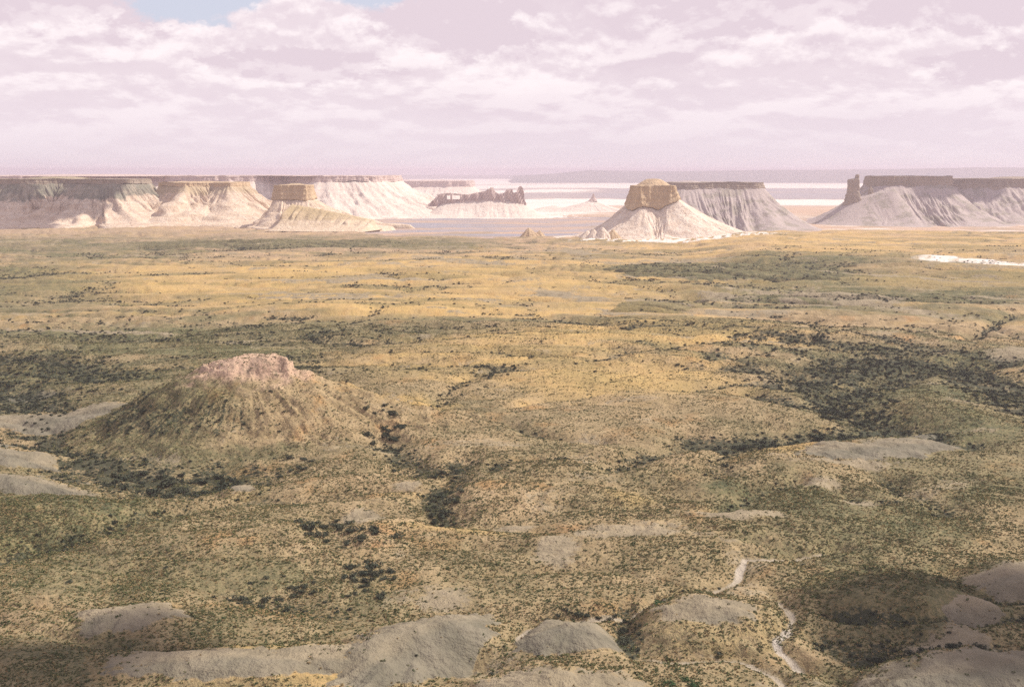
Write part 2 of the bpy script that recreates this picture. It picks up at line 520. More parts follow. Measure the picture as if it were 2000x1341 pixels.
def blob(px, py, cx, cy, rx, ry, ang=0.0, soft=0.35, n=0.0):
    ca, sa = math.cos(R(ang)), math.sin(R(ang))
    u = (px - cx) * ca + (py - cy) * sa
    v = -(px - cx) * sa + (py - cy) * ca
    q = np.sqrt((u / rx) ** 2 + (v / ry) ** 2) + n
    return sstep(1 + soft, 1 - soft, q)


def masks(x, y, z, bush=None, bed=None):
    """what covers the ground at each place: bare clay, golden grass, green, thicket, salt, mud, pink silt, grey clay; green and mud also hold painted shade"""
    lvl, t = base_level(x, y)
    px, py = M(x, y, lvl)
    d = np.hypot(x, y)
    if bush is None:
        _, bush, bed = drainage(x, y)
    n1 = fbm(x / 40, y / 40, 61, 4)
    n2 = fbm(x / 130, y / 90, 62, 4)
    n3 = fbm(x / 14, y / 14, 63, 3)
    nn = 0.45 * n1 + 0.5 * n3
    B = lambda *a, **k: blob(px, py, *a, n=nn, **k)
    gold = np.zeros(x.shape)
    for a in [(450, 545, 420, 36), (1000, 540, 520, 46), (800, 590, 500, 26), (1200, 735, 260, 42), (1000, 700, 260, 40),
              (1750, 480, 560, 30), (1900, 548, 260, 14), (760, 790, 110, 24), (1650, 500, 160, 10), (1520, 880, 90, 24), (1230, 975, 50, 12),
              (780, 960, 70, 10), (560, 1300, 150, 40), (900, 1030, 120, 12), (1220, 655, 300, 30)]:
        gold = np.maximum(gold, B(*a, soft=0.5))
    gold = gold * np.clip(0.75 + 0.9 * n2, 0, 1)
    green = np.zeros(x.shape)
    for a in [(120, 470, 320, 32), (60, 560, 170, 50), (250, 660, 420, 34), (100, 740, 240, 60), (60, 1000, 260, 75),
              (400, 850, 220, 38), (1700, 560, 420, 30), (1750, 740, 260, 60), (200, 1120, 260, 60), (1800, 1180, 260, 110),  # greens at the left edge and lower right also hold painted shade
              (1480, 520, 180, 16), (120, 1290, 200, 60), (1640, 1010, 300, 90), (650, 470, 200, 14), (1880, 880, 240, 110),
              (480, 1120, 180, 30), (1350, 1240, 160, 34), (1600, 1320, 300, 40), (870, 470, 110, 10), (700, 640, 300, 20)]:
        green = np.maximum(green, B(*a, soft=0.5))
    green = np.clip(green * (0.8 + 0.6 * n2) + 0.75 * sstep(-0.02, 0.3, fbm(x / 330, y / 75, 68, 4)) * sstep(600, 1000, d) * (1 - t), 0, 1)
    bare = np.zeros(x.shape)
    for a in [(1085, 1075, 52, 26), (1230, 1045, 130, 18), (1640, 905, 110, 10), (1790, 850, 70, 30), (870, 1160, 60, 22),
              (1110, 572, 90, 8, 8), (1640, 588, 230, 7, 7), (1420, 574, 60, 5, 8), (1520, 608, 60, 4), (60, 745, 70, 10), (120, 785, 130, 14),
              (30, 855, 60, 16), (70, 912, 100, 12), (1690, 975, 40, 12), (1600, 945, 50, 10), (1130, 850, 45, 7), (1260, 1050, 90, 12),
              (700, 950, 60, 5), (800, 935, 40, 6), (1985, 685, 60, 8), (1440, 1010, 100, 16), (1000, 1020, 60, 8), (700, 1010, 60, 20)]:
        bare = np.maximum(bare, 0.85 * B(*a, soft=0.55))
    bare = np.maximum(bare, 0.55 * sstep(0.18, 0.42, fbm(x / 55, y / 40, 66, 3)) * (1 - t))
    bare = np.maximum(bare, 0.8 * B(1110, 500, 330, 20) * sstep(0.1, 0.3, perlin(px / 130, py / 7, 71)))
    bare = np.maximum(bare, 0.8 * B(1550, 590, 400, 30) * sstep(0.15, 0.35, perlin(px / 150, (py - px * 0.05) / 8, 72)))
    bare = np.maximum(bare, bed)
    # thin dark lines of bushes along the small furrows of the plain
    wx, wy = furrow(x, y)
    rid = np.clip(1 - np.abs(perlin(wx / 360, wy / 62, 12)) * 5.5, 0, 1)
    rid2 = np.clip(1 - np.abs(perlin(wx / 150, wy / 34, 13)) * 6, 0, 1)
    line = np.maximum(rid, rid2 * 0.7) * sstep(700, 900, d) * (1 - t)
    thick = np.clip(bush * 1.1 * (0.75 + 0.8 * n3), 0, 1)
    thick = np.maximum(thick, line * sstep(-0.35, 0.15, n1 + 0.5 * green - 0.25 * gold) * 0.85)
    st = fbm(wx / 420, wy / 40, 111, 4) * sstep(650, 1000, d) * (1 - t)
    thick = np.maximum(thick, 0.6 * sstep(0.20, 0.36, st) * sstep(-0.3, 0.2, n1 + n3))
    green = np.maximum(green, 0.8 * sstep(0.08, 0.28, st)) * (1 - 0.35 * gold)
    bare = np.maximum(bare, 0.75 * sstep(-0.24, -0.36, st))
    gold = np.clip(gold + 0.5 * sstep(-0.05, -0.25, st), 0, 1)
    thick = thick * (1 - bed)
    # grey clay slopes
    grey = np.zeros(x.shape)
    for a in [(120, 785, 150, 18), (60, 745, 90, 12), (80, 905, 130, 14), (1770, 855, 110, 34), (1700, 880, 130, 20), (30, 860, 70, 16),
              (1900, 1310, 260, 50)]:
        grey = np.maximum(grey, B(*a))
    # far basin
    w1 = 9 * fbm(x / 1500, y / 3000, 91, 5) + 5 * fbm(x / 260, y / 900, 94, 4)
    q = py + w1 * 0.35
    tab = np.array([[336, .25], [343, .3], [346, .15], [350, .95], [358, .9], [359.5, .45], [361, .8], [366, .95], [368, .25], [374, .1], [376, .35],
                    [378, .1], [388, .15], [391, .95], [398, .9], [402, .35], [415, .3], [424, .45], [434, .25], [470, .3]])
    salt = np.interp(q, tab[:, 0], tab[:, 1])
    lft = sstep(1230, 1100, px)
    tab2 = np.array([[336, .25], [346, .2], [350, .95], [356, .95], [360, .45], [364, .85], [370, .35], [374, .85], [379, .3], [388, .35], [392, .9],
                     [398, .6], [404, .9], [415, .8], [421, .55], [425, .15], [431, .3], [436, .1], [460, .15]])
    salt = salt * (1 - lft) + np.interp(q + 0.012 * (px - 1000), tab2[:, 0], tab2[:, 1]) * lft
    rightlow = sstep(1450, 1600, px) * sstep(425, 432, q)
    salt = np.maximum(salt, rightlow * 0.42 * np.clip(0.8 + 1.5 * fbm(x / 260, y / 90, 96, 4), 0, 1.3))
    salt = salt * t
    salt = np.maximum(salt, B(920, 425, 200, 8) * 0.95 * t)
    salt = np.maximum(salt, blob(px, py, 1320, 466, 230, 6, n=1.3 * nn) * sstep(-0.35, 0.1, n1 + n3) * 0.9)
    scarp = sstep(1720, 1850, px) * sstep(10, 3, np.abs(py - 521 - 0.045 * (px - 1850) + 4 * n1))
    salt = np.maximum(salt, scarp * (0.45 + 0.4 * sstep(-0.3, 0.2, n1 + 0.8 * n3)))
    salt = np.maximum(salt, 0.42 * bed)
    mud_and_shade = t * sstep(405, 398, q) * (1 - salt)  # blue-grey bands on the far flat: cloud shade painted into the colour
    mud_and_shade = np.maximum(mud_and_shade, t * sstep(422, 427, q) * sstep(1330, 1180, px) * np.clip(0.55 + 2.2 * fbm(x / 500, y / 120, 95, 4), 0, 1))
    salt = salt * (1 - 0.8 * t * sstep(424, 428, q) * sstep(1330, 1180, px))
    gold = gold * (1 - t)
    green = np.maximum(green, (0.30 + 0.5 * n1 + 0.4 * n2) * sstep(1000, 700, d))
    green = green * (0.25 + 0.75 * sstep(446, 476, py + 12 * n2))
    thick = thick * (0.3 + 0.7 * sstep(446, 470, py + 12 * n2))
    green = green * (1 - t) + t * 0.5 * sstep(0.0, 0.3, fbm(x / 300, y / 500, 93, 3)) * sstep(414, 426, py) * (1 - salt)
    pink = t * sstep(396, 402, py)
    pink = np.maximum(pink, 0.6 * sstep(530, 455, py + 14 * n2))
    return dict(bare=np.clip(bare, 0, 1), gold=np.clip(gold, 0, 1), green=np.clip(green, 0, 1), thick=np.clip(thick, 0, 1),
                salt=np.clip(salt, 0, 1), mud_and_shade=np.clip(mud_and_shade, 0, 1), pink=np.clip(pink, 0, 1), grey=np.clip(grey, 0, 1))


# ------------------------------------------------------------------ ground material
def ground_material(name):
    m = bpy.data.materials.new(name)
    m.use_nodes = True
    nt = m.node_tree
    for n in list(nt.nodes):
        nt.nodes.remove(n)
    k = NT(nt)
    geo = k.new('ShaderNodeNewGeometry')
    pos = geo.outputs['Position']
    a = k.new('ShaderNodeAttribute', attribute_name='cover_a')
    b = k.new('ShaderNodeAttribute', attribute_name='cover_b')
    sa, sb = k.new('ShaderNodeSeparateColor'), k.new('ShaderNodeSeparateColor')
    k.link(a.outputs['Color'], sa.inputs[0])
    k.link(b.outputs['Color'], sb.inputs[0])
    bare, gold, green, thick = sa.outputs[0], sa.outputs[1], sa.outputs[2], a.outputs['Alpha']
    salt, mud_and_shade, pink, grey = sb.outputs[0], sb.outputs[1], sb.outputs[2], b.outputs['Alpha']
    nA = k.noise(pos, 0.012, 6, 0.6)
    nB = k.noise(pos, 0.09, 6, 0.62)
    nC = k.noise(pos, 0.55, 4, 0.6)
    nD = k.noise(k.scale(pos, (1, 1, 0.3)), 1.7, 3, 0.6)
    soil = k.mix(k.step(nA, 0.35, 0.65), (0.250, 0.182, 0.100), (0.365, 0.265, 0.146))
    soil = k.mix(k.step(nB, 0.35, 0.70), soil, (0.44, 0.325, 0.19))
    soil = k.mix(k.math('MULTIPLY', k.step(k.noise(pos, 0.03, 4, 0.6), 0.55, 0.72), 0.6), soil, (0.43, 0.225, 0.085))
    soil = k.mix(k.math('MULTIPLY', pink, 0.8), soil, (0.58, 0.40, 0.30))
    gcol = k.mix(k.step(nB, 0.3, 0.7), (0.60, 0.42, 0.165), (0.52, 0.335, 0.12))
    soil = k.mix(k.math('MULTIPLY', gold, k.step(nC, 0.3, 0.6, 0.5, 0.85)), soil, gcol)
    gr = k.mix(k.step(nB, 0.35, 0.65), (0.062, 0.080, 0.040), (0.140, 0.142, 0.066))
    f = k.math('MULTIPLY', green, k.step(nC, 0.25, 0.6, 0.45, 0.95))
    soil = k.mix(f, soil, gr)
    # tufts
    tuft = k.step(nD, 0.50, 0.62)
    tuft = k.math('MULTIPLY', tuft, k.step(nC, 0.35, 0.6, 0.25, 0.8))
    tuft = k.math('MULTIPLY', tuft, k.math('SUBTRACT', 1.0, k.math('MAXIMUM', k.math('MULTIPLY', bare, 0.85), k.math('MULTIPLY', gold, 0.45))))
    soil = k.mix(k.math('MULTIPLY', tuft, 0.8), soil, (0.10, 0.10, 0.06))
    clay = k.mix(k.step(nB, 0.3, 0.7), (0.235, 0.195, 0.130), (0.34, 0.28, 0.188))
    gclay = k.mix(k.step(nB, 0.3, 0.7), (0.150, 0.138, 0.102), (0.22, 0.195, 0.145))
    clay = k.mix(grey, clay, gclay)  # grey clay, also used to paint shade on mound fronts
    clay = k.mix(k.math('MULTIPLY', k.step(nD, 0.52, 0.66), 0.35), clay, (0.15, 0.13, 0.09))
    nE = k.noise(pos, 0.25, 6, 0.7)
    bm = k.step(k.math('ADD', k.math('MULTIPLY', bare, 0.9), k.math('ADD', k.math('MULTIPLY', k.math('SUBTRACT', nE, 0.5), 1.5), k.math('MULTIPLY', k.math('SUBTRACT', nC, 0.5), 0.5))), 0.30, 0.72)
    bm = k.math('MULTIPLY', bm, k.step(bare, 0.02, 0.2))
    soil = k.mix(bm, soil, clay)
    th = k.step(k.math('ADD', k.math('MULTIPLY', thick, 0.75), k.math('MULTIPLY', k.math('SUBTRACT', nC, 0.5), 1.3)), 0.30, 0.58)
    soil = k.mix(k.math('MULTIPLY', th, 0.9), soil, (0.048, 0.055, 0.036))
    soil = k.mix(mud_and_shade, soil, (0.30, 0.285, 0.32))  # basin mud, and painted cloud shade farther out
    sn = k.step(k.math('ADD', salt, k.math('MULTIPLY', k.math('SUBTRACT', nA, 0.5), 0.6)), 0.3, 0.7)
    soil = k.mix(sn, soil, (0.74, 0.67, 0.61))
    bs = k.new('ShaderNodeBsdfPrincipled')
    k.link(soil, bs.inputs['Base Color'])
    bs.inputs['Roughness'].default_value = 0.95
    bs.inputs['Specular IOR Level'].default_value = 0.15
    bump = k.new('ShaderNodeBump')
    hgt = k.math('ADD', k.math('MULTIPLY', nD, 0.5), k.math('MULTIPLY', nB, 4.2))
    hgt = k.math('ADD', hgt, k.math('MULTIPLY', nC, 0.9))
    k.link(hgt, bump.inputs['Height'])
    bump.inputs['Strength'].default_value = 0.8
    bump.inputs['Distance'].default_value = 1.0
    k.link(bump.outputs[0], bs.inputs['Normal'])
    o = k.new('ShaderNodeOutputMaterial')
    k.link(bs.outputs[0], o.inputs[0])
    return m


GROUND_MAT = ground_material('steppe_ground')


def grid_mesh(name, X, Y, Z, keep=None, cover=None, mat=None):
    nr, nc = X.shape
    co = np.stack([X, Y, Z], -1).reshape(-1, 3).astype(np.float32)
    idx = np.arange(nr * nc).reshape(nr, nc)
    q = np.stack([idx[:-1, :-1], idx[:-1, 1:], idx[1:, 1:], idx[1:, :-1]], -1).reshape(-1, 4)
    if keep is not None:
        kk = keep[:-1, :-1] | keep[:-1, 1:] | keep[1:, 1:] | keep[1:, :-1]
        q = q[kk.ravel()]
        used = np.unique(q)
        remap = np.zeros(nr * nc, np.int64)
        remap[used] = np.arange(len(used))
        q = remap[q]
        co = co[used]
    else:
        used = None
    me = mesh_from(name, co, q)
    if cover is not None:
        for nm, keys in (('cover_a', ('bare', 'gold', 'green', 'thick')), ('cover_b', ('salt', 'mud_and_shade', 'pink', 'grey'))):
            arr = np.stack([cover[q_].ravel() for q_ in keys], -1).astype(np.float32)
            if used is not None:
                arr = arr[used]
            at = me.attributes.new(nm, 'FLOAT_COLOR', 'POINT')
            at.data.foreach_set('color', arr.ravel())
    if mat:
        me.materials.append(mat)
    return me


def mesh_from(name, co, quads, smooth=True):
    me = bpy.data.meshes.new(name)
    quads = np.asarray(quads, np.int32)
    nf, k = quads.shape
    me.vertices.add(len(co))
    me.vertices.foreach_set('co', np.asarray(co, np.float32).ravel())
    me.loops.add(nf * k)
    me.loops.foreach_set('vertex_index', quads.ravel())
    me.polygons.add(nf)
    me.polygons.foreach_set('loop_start', np.arange(0, nf * k, k, dtype=np.int32))
    me.polygons.foreach_set('loop_total', np.full(nf, k, np.int32))
    me.polygons.foreach_set('use_smooth', np.full(nf, smooth, bool))
    me.update(calc_edges=True)
    me.validate()
    return me


def link(name, data, parent=None, label=None, cat=None, group=None, kind=None, loc=None, rz=0.0):
    o = bpy.data.objects.new(name, data)
    COL.objects.link(o)
    if parent is not None:
        o.parent = parent
    if label:
        o['label'] = label
    if cat:
        o['category'] = cat
    if group:
        o['group'] = group
    if kind:
        o['kind'] = kind
    if loc is not None:
        o.location = loc
    if rz:
        o.rotation_euler = (0, 0, rz)
    return o


# radial rows get wider apart with distance; columns by bearing
rows = []
r = 215.0
while r < 60000:
    rows.append(r)
    r += min(0.0015 * r * r / CAMZ, 0.0078 * r if r < 3600 else 0.016 * r)
rows = np.array(rows)
cols = np.linspace(R(-37), R(37), 1080)
RR, AA = np.meshgrid(rows, cols, indexing='ij')
GXX, GYY = RR * np.sin(AA), RR * np.cos(AA)
carve, bush, bed = drainage(GXX, GYY)
GZZ = ground_z(GXX, GYY, carve)
GZZ = np.where(RR > 9000, LOW + (GZZ - LOW) * 0.2, GZZ)
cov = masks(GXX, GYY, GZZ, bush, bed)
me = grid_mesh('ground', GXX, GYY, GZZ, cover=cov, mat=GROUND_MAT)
link('ground', me, label='wide steppe plain of tan soil, golden grass and dry gullies reaching a white salt flat', kind='structure')

def hill_cover(h, x, y, z, c, up):
    """the cover of a hill: up = 0 at its foot, 1 at its top"""
    n = fbm(x / 7, y / 7, h['seed'] + 31, 3)
    n2 = fbm(x / 22, y / 22, h['seed'] + 32, 3)
    ins = sstep(0.0, 0.08, up + 0.04 * n)
    k = h.get('cover', 'none')
    uu, vv = hill_uv(h, x, y)
    if k in ('pale', 'grey', 'mixed', 'ridge', 'greyridge', 'greyspur', 'crest'):
        thr = {'pale': .18, 'grey': .02, 'mixed': .55, 'ridge': .3, 'crest': .45, 'greyridge': 0.02, 'greyspur': .1}[k]
        b = sstep(thr - 0.1, thr + 0.15, up + 0.14 * n + 0.16 * n2)
        b = b * sstep(1.5, 0.35, vv + 0.5 * n2 + 0.3 * n)
        if k == 'crest':
            b = b * sstep(-0.45, -0.15, vv + 0.25 * n2)
        if k == 'mixed':
            b = b * sstep(-0.2, 0.15, n2 + 0.15)
        c['bare'] = c['bare'] * (1 - ins) + b * ins
        g = {'pale': 0.25, 'grey': 0.95, 'mixed': 0.2, 'ridge': 0.35, 'crest': 0.4, 'greyridge': 0.9, 'greyspur': .75}[k]
        c['grey'] = c['grey'] * (1 - ins) + np.clip(g * 0.6 + 0.3 * n2 + 0.55 * sstep(0.1, -0.3, vv), 0, 1) * ins  # grey clay, plus the front's shaded side painted greyer
        if k in ('ridge', 'mixed', 'crest'):
            c['gold'] = np.maximum(c['gold'], (0.35 if k == 'ridge' else 0.25) * (1 - b) * ins * sstep(-0.2, 0.2, n))
            c['green'] = np.maximum(c['green'] * (1 - 0.3 * ins), 0.45 * ins * (1 - b))
        c['thick'] = c['thick'] * (1 - b * ins)
    elif k == 'cone':
        b = sstep(0.62, 0.84, up + 0.14 * n + 0.12 * n2)
        c['bare'] = np.maximum(c['bare'] * (1 - ins), 0.35 * b)
        c['pink'] = np.maximum(c['pink'], b)
        c['grey'] = c['grey'] * (1 - ins)
        c['salt'] = np.maximum(c['salt'], 0.26 * b)
        c['bare'] = np.maximum(c['bare'], 0.35 * ins * sstep(-0.1, 0.3, n2))
        dx = (x - h['c'][0]) / h['rx']
        shaded_flank = sstep(0.30, -0.25, dx + 0.2 * n2)  # left flank: shrub green, with its shade painted in as well
        c['green'] = np.clip(c['green'] * (1 - ins) + ins * (0.15 + 0.65 * shaded_flank) * (1 - b), 0, 1)
        th = np.arctan2(y - h['c'][1], x - h['c'][0])
        rl = np.abs(fbm(np.cos(th) * 13 + 3 + 0.5, np.sin(th) * 13 + h['seed'], h['seed'] + 7, 3)) * 1.5
        c['thick'] = np.maximum(c['thick'] * (1 - ins), ins * (1 - b) * np.clip(0.5 * sstep(0.12, 0.02, rl) * sstep(0.05, 0.2, up) * (up < 0.62)
                                + 0.5 * shaded_flank * sstep(0.1, 0.2, up) * sstep(0.52, 0.36, up + 0.1 * n2), 0, 1))
    elif k == 'brown':
        c['green'] = np.maximum(c['green'], 0.75 * ins)
        c['bare'] = c['bare'] * (1 - 0.8 * ins)
        c['gold'] = np.maximum(c['gold'], 0.35 * ins * sstep(0, .3, n2))
    elif k == 'olive':
        c['green'] = np.maximum(c['green'], 0.95 * ins)
        c['gold'] = c['gold'] * (1 - ins)
        c['thick'] = np.maximum(c['thick'], 0.5 * ins * sstep(0.0, 0.3, n2))
    return c


def surface_z(x, y):
    """top of ground and hills together"""
    z = ground_z(x, y)
    g = z.copy()
    for h in HILLS:
        m = max(h['rx'] * max(1, h.get('right', 1)), h['ry'] * max(1, h.get('back', 1))) * 1.5
        i = np.nonzero((np.abs(x - h['c'][0]) < m) & (np.abs(y - h['c'][1]) < m))[0]
        if len(i):
            z[i] = np.maximum(z[i], g[i] + hill_height(h, x[i], y[i]))
    return z


for h in HILLS:
    m = 1.35
    rx = h['rx'] * max(1, h.get('right', 1)) * m
    ry = h['ry'] * max(1, h.get('back', 1)) * m
    e = max(rx, ry) if abs(h['rot']) > 0.2 else None
    ex, ey = (e, e) if e else (rx + ry * 0.2, ry + rx * 0.2)
    sp = max(0.55, min(h['rx'], h['ry']) / 95, math.hypot(*h['c']) / 900)
    xs = np.arange(-ex, ex, sp) + h['c'][0]
    ys = np.arange(-ey, ey, sp) + h['c'][1]
    Y_, X_ = np.meshgrid(ys, xs, indexing='ij')
    ca_, bu_, be_ = drainage(X_, Y_)
    gz = ground_z(X_, Y_, ca_)
    hz = hill_height(h, X_, Y_)
    c_ = masks(X_, Y_, gz, bu_, be_)
    up = hz / h['h']
    c_ = hill_cover(h, X_, Y_, gz, c_, up)
    c_['bare'] = np.maximum(c_['bare'], be_)
    c_['salt'] = np.maximum(c_['salt'], 0.42 * be_)
    c_['thick'] = c_['thick'] * (1 - be_)
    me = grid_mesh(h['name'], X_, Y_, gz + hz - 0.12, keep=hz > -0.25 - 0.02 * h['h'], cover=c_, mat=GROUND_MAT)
    link(h['name'], me, label=h['label'], kind='structure')


# ------------------------------------------------------------------ rock materials
def rock_material(name, base, dark, light, band=0.05, band_amt=0.5, streak=0.4, veg=0.0, bump_s=1.0, scale=1.0, cliff=0.0, upper=None):
    m = bpy.data.materials.new(name)
    m.use_nodes = True
    nt = m.node_tree
    for n in list(nt.nodes):
        nt.nodes.remove(n)
    k = NT(nt)
    geo = k.new('ShaderNodeNewGeometry')
    pos = geo.outputs['Position']
    strata = k.noise(k.scale(pos, (0.004 * scale, 0.004 * scale, band * 2.2)), 1.0, 5, 0.65)
    rill = k.noise(k.scale(pos, (0.05 * scale, 0.05 * scale, 0.006 if cliff else 0.02)), 1.0, 6, 0.65, 0.6)
    fine = k.noise(pos, 0.12 * scale, 5, 0.65)
    col = k.mix(k.math('MULTIPLY', k.step(strata, 0.40, 0.60), band_amt), base, dark)
    col = k.mix(k.math('MULTIPLY', k.step(rill, 0.42, 0.62), streak), col, light)
    col = k.mix(k.math('MULTIPLY', k.step(fine, 0.52, 0.70), 0.45), col, dark)
    if veg:
        v = k.noise(pos, 0.02 * scale, 5, 0.6)
        col = k.mix(k.math('MULTIPLY', k.step(v, 0.50, 0.60), veg), col, (0.17, 0.165, 0.10))
    if upper:
        sp_ = k.new('ShaderNodeSeparateXYZ')
        k.link(pos, sp_.inputs[0])
        lv = k.math('ADD', sp_.outputs[2], k.math('MULTIPLY', k.math('SUBTRACT', k.noise(pos, 0.008, 4, 0.6), 0.5), upper[3]))
        hi = k.math('MULTIPLY', k.step(lv, upper[1] - 5, upper[1] + 5), k.step(k.noise(pos, 0.016, 4, 0.6), 0.36, 0.56, 0.6, 1.0))
        col = k.mix(k.math('MULTIPLY', hi, upper[2]), col, upper[0])
    bs = k.new('ShaderNodeBsdfPrincipled')
    k.link(col, bs.inputs['Base Color'])
    bs.inputs['Roughness'].default_value = 0.95
    bs.inputs['Specular IOR Level'].default_value = 0.1
    bump = k.new('ShaderNodeBump')
    hgt = k.math('ADD', k.math('MULTIPLY', strata, 2.5 if cliff else 1.2), k.math('MULTIPLY', rill, 6.0 if cliff else 2.2))
    hgt = k.math('ADD', hgt, k.math('MULTIPLY', fine, 5.0))
    k.link(hgt, bump.inputs['Height'])
    bump.inputs['Strength'].default_value = bump_s
    bump.inputs['Distance'].default_value = 1.0
    k.link(bump.outputs[0], bs.inputs['Normal'])
    o = k.new('ShaderNodeOutputMaterial')
    k.link(bs.outputs[0], o.inputs[0])
    return m


CHALK = rock_material('white_chalk_scree', (0.70, 0.58, 0.48), (0.56, 0.42, 0.33), (0.80, 0.71, 0.62), band_amt=0.45, streak=0.6)
CHALK_FAR = rock_material('far_white_chalk', (0.68, 0.58, 0.51), (0.56, 0.44, 0.38), (0.76, 0.68, 0.61), band_amt=0.35, streak=0.5, scale=0.6)
TAN_CLIFF = rock_material('tan_cliff_rock', (0.54, 0.40, 0.26), (0.36, 0.255, 0.165), (0.66, 0.51, 0.35), band_amt=0.35, streak=0.45, cliff=1)
GREY_CLIFF = rock_material('grey_brown_cliff_rock', (0.36, 0.29, 0.23), (0.22, 0.18, 0.14), (0.42, 0.35, 0.29), band_amt=0.4, streak=0.4, cliff=1)
GREY_SCREE = rock_material('grey_scree', (0.42, 0.355, 0.335), (0.34, 0.285, 0.27), (0.47, 0.40, 0.375), band_amt=0.2, streak=0.3, veg=0.4, bump_s=0.6)
DARK_TOPPED = rock_material('scree_with_dark_upper_part', (0.64, 0.50, 0.39), (0.44, 0.32, 0.23), (0.76, 0.65, 0.54), band=0.07, band_amt=0.5, streak=0.5, upper=((0.17, 0.175, 0.14), 72, 0.85, 90))  # upper part darker, grey-green, with a ragged lower edge
TAN_TOPPED = rock_material('scree_with_tan_upper_beds', (0.66, 0.52, 0.40), (0.46, 0.34, 0.24), (0.78, 0.66, 0.55), band=0.07, band_amt=0.5, streak=0.5, upper=((0.40, 0.31, 0.19), 82, 0.75, 40))
PALE_MIX = rock_material('pale_striped_scree', (0.66, 0.52, 0.40), (0.44, 0.32, 0.23), (0.76, 0.65, 0.54), band=0.07, band_amt=0.55, streak=0.5, veg=0.35)
MARL = rock_material('olive_marl', (0.36, 0.30, 0.20), (0.19, 0.17, 0.12), (0.58, 0.47, 0.34), band_amt=0.4, streak=0.5, veg=0.7)
SPUR_MARL = rock_material('scree_with_tan_fins', (0.64, 0.51, 0.38), (0.46, 0.34, 0.22), (0.74, 0.62, 0.49), band=0.07, band_amt=0.4, streak=0.5, upper=((0.42, 0.32, 0.18), 22, 0.85, 16))
PINK_ROCK = rock_material('pink_far_rock', (0.58, 0.46, 0.42), (0.48, 0.36, 0.33), (0.66, 0.55, 0.50), band_amt=0.4, streak=0.3, cliff=1)


def outline_curve(pts, n, rough=0.0, seed=0, round_=0.03):
    """closed smooth outline through pts with outward normals"""
    p = np.array(pts, float)
    q = np.vstack([p, p[:1]])
    seg = np.hypot(*np.diff(q, axis=0).T)
    s = np.concatenate([[0], np.cumsum(seg)])
    L = s[-1]
    t = np.linspace(0, L, n, endpoint=False)
    x, y = np.interp(t, s, q[:, 0]), np.interp(t, s, q[:, 1])

    def smooth(a, w_):
        kk = max(1, int(w_ * n))
        ker = np.hanning(2 * kk + 1)
        ker /= ker.sum()
        return np.convolve(np.concatenate([a[-2 * kk:], a, a[:2 * kk]]), ker, 'same')[2 * kk:-2 * kk]
    x, y = smooth(x, round_), smooth(y, round_)
    xs, ys = smooth(x, 0.02), smooth(y, 0.02)
    tx, ty = np.roll(xs, -1) - np.roll(xs, 1), np.roll(ys, -1) - np.roll(ys, 1)
    l = np.hypot(tx, ty)
    nx, ny = ty / l, -tx / l
    area = 0.5 * np.sum(x * np.roll(y, -1) - np.roll(x, -1) * y)
    if area < 0:
        nx, ny = -nx, -ny
    per = t
    return x, y, nx, ny, per, L


def loop_noise(per, L, lam, z, seed, octv=3):
    """noise round a closed outline, wavelength lam metres"""
    R_ = L / (2 * math.pi)
    a = per / L * 2 * math.pi
    cx, cy = np.cos(a) * R_ / lam, np.sin(a) * R_ / lam
    return fbm(cx + z * 0.37 + seed * 1.7, cy + z * 0.61, seed, octv)


def loft(name, rings, mat, close_top=True):
    n = len(rings[0])
    co = np.concatenate(rings)
    k = len(rings)
    i = np.arange(n)
    j = (i + 1) % n
    quads = np.concatenate([np.stack([r * n + i, r * n + j, (r + 1) * n + j, (r + 1) * n + i], 1) for r in range(k - 1)])
    me = mesh_from(name, co, quads)
    me.materials.append(mat)
    return me


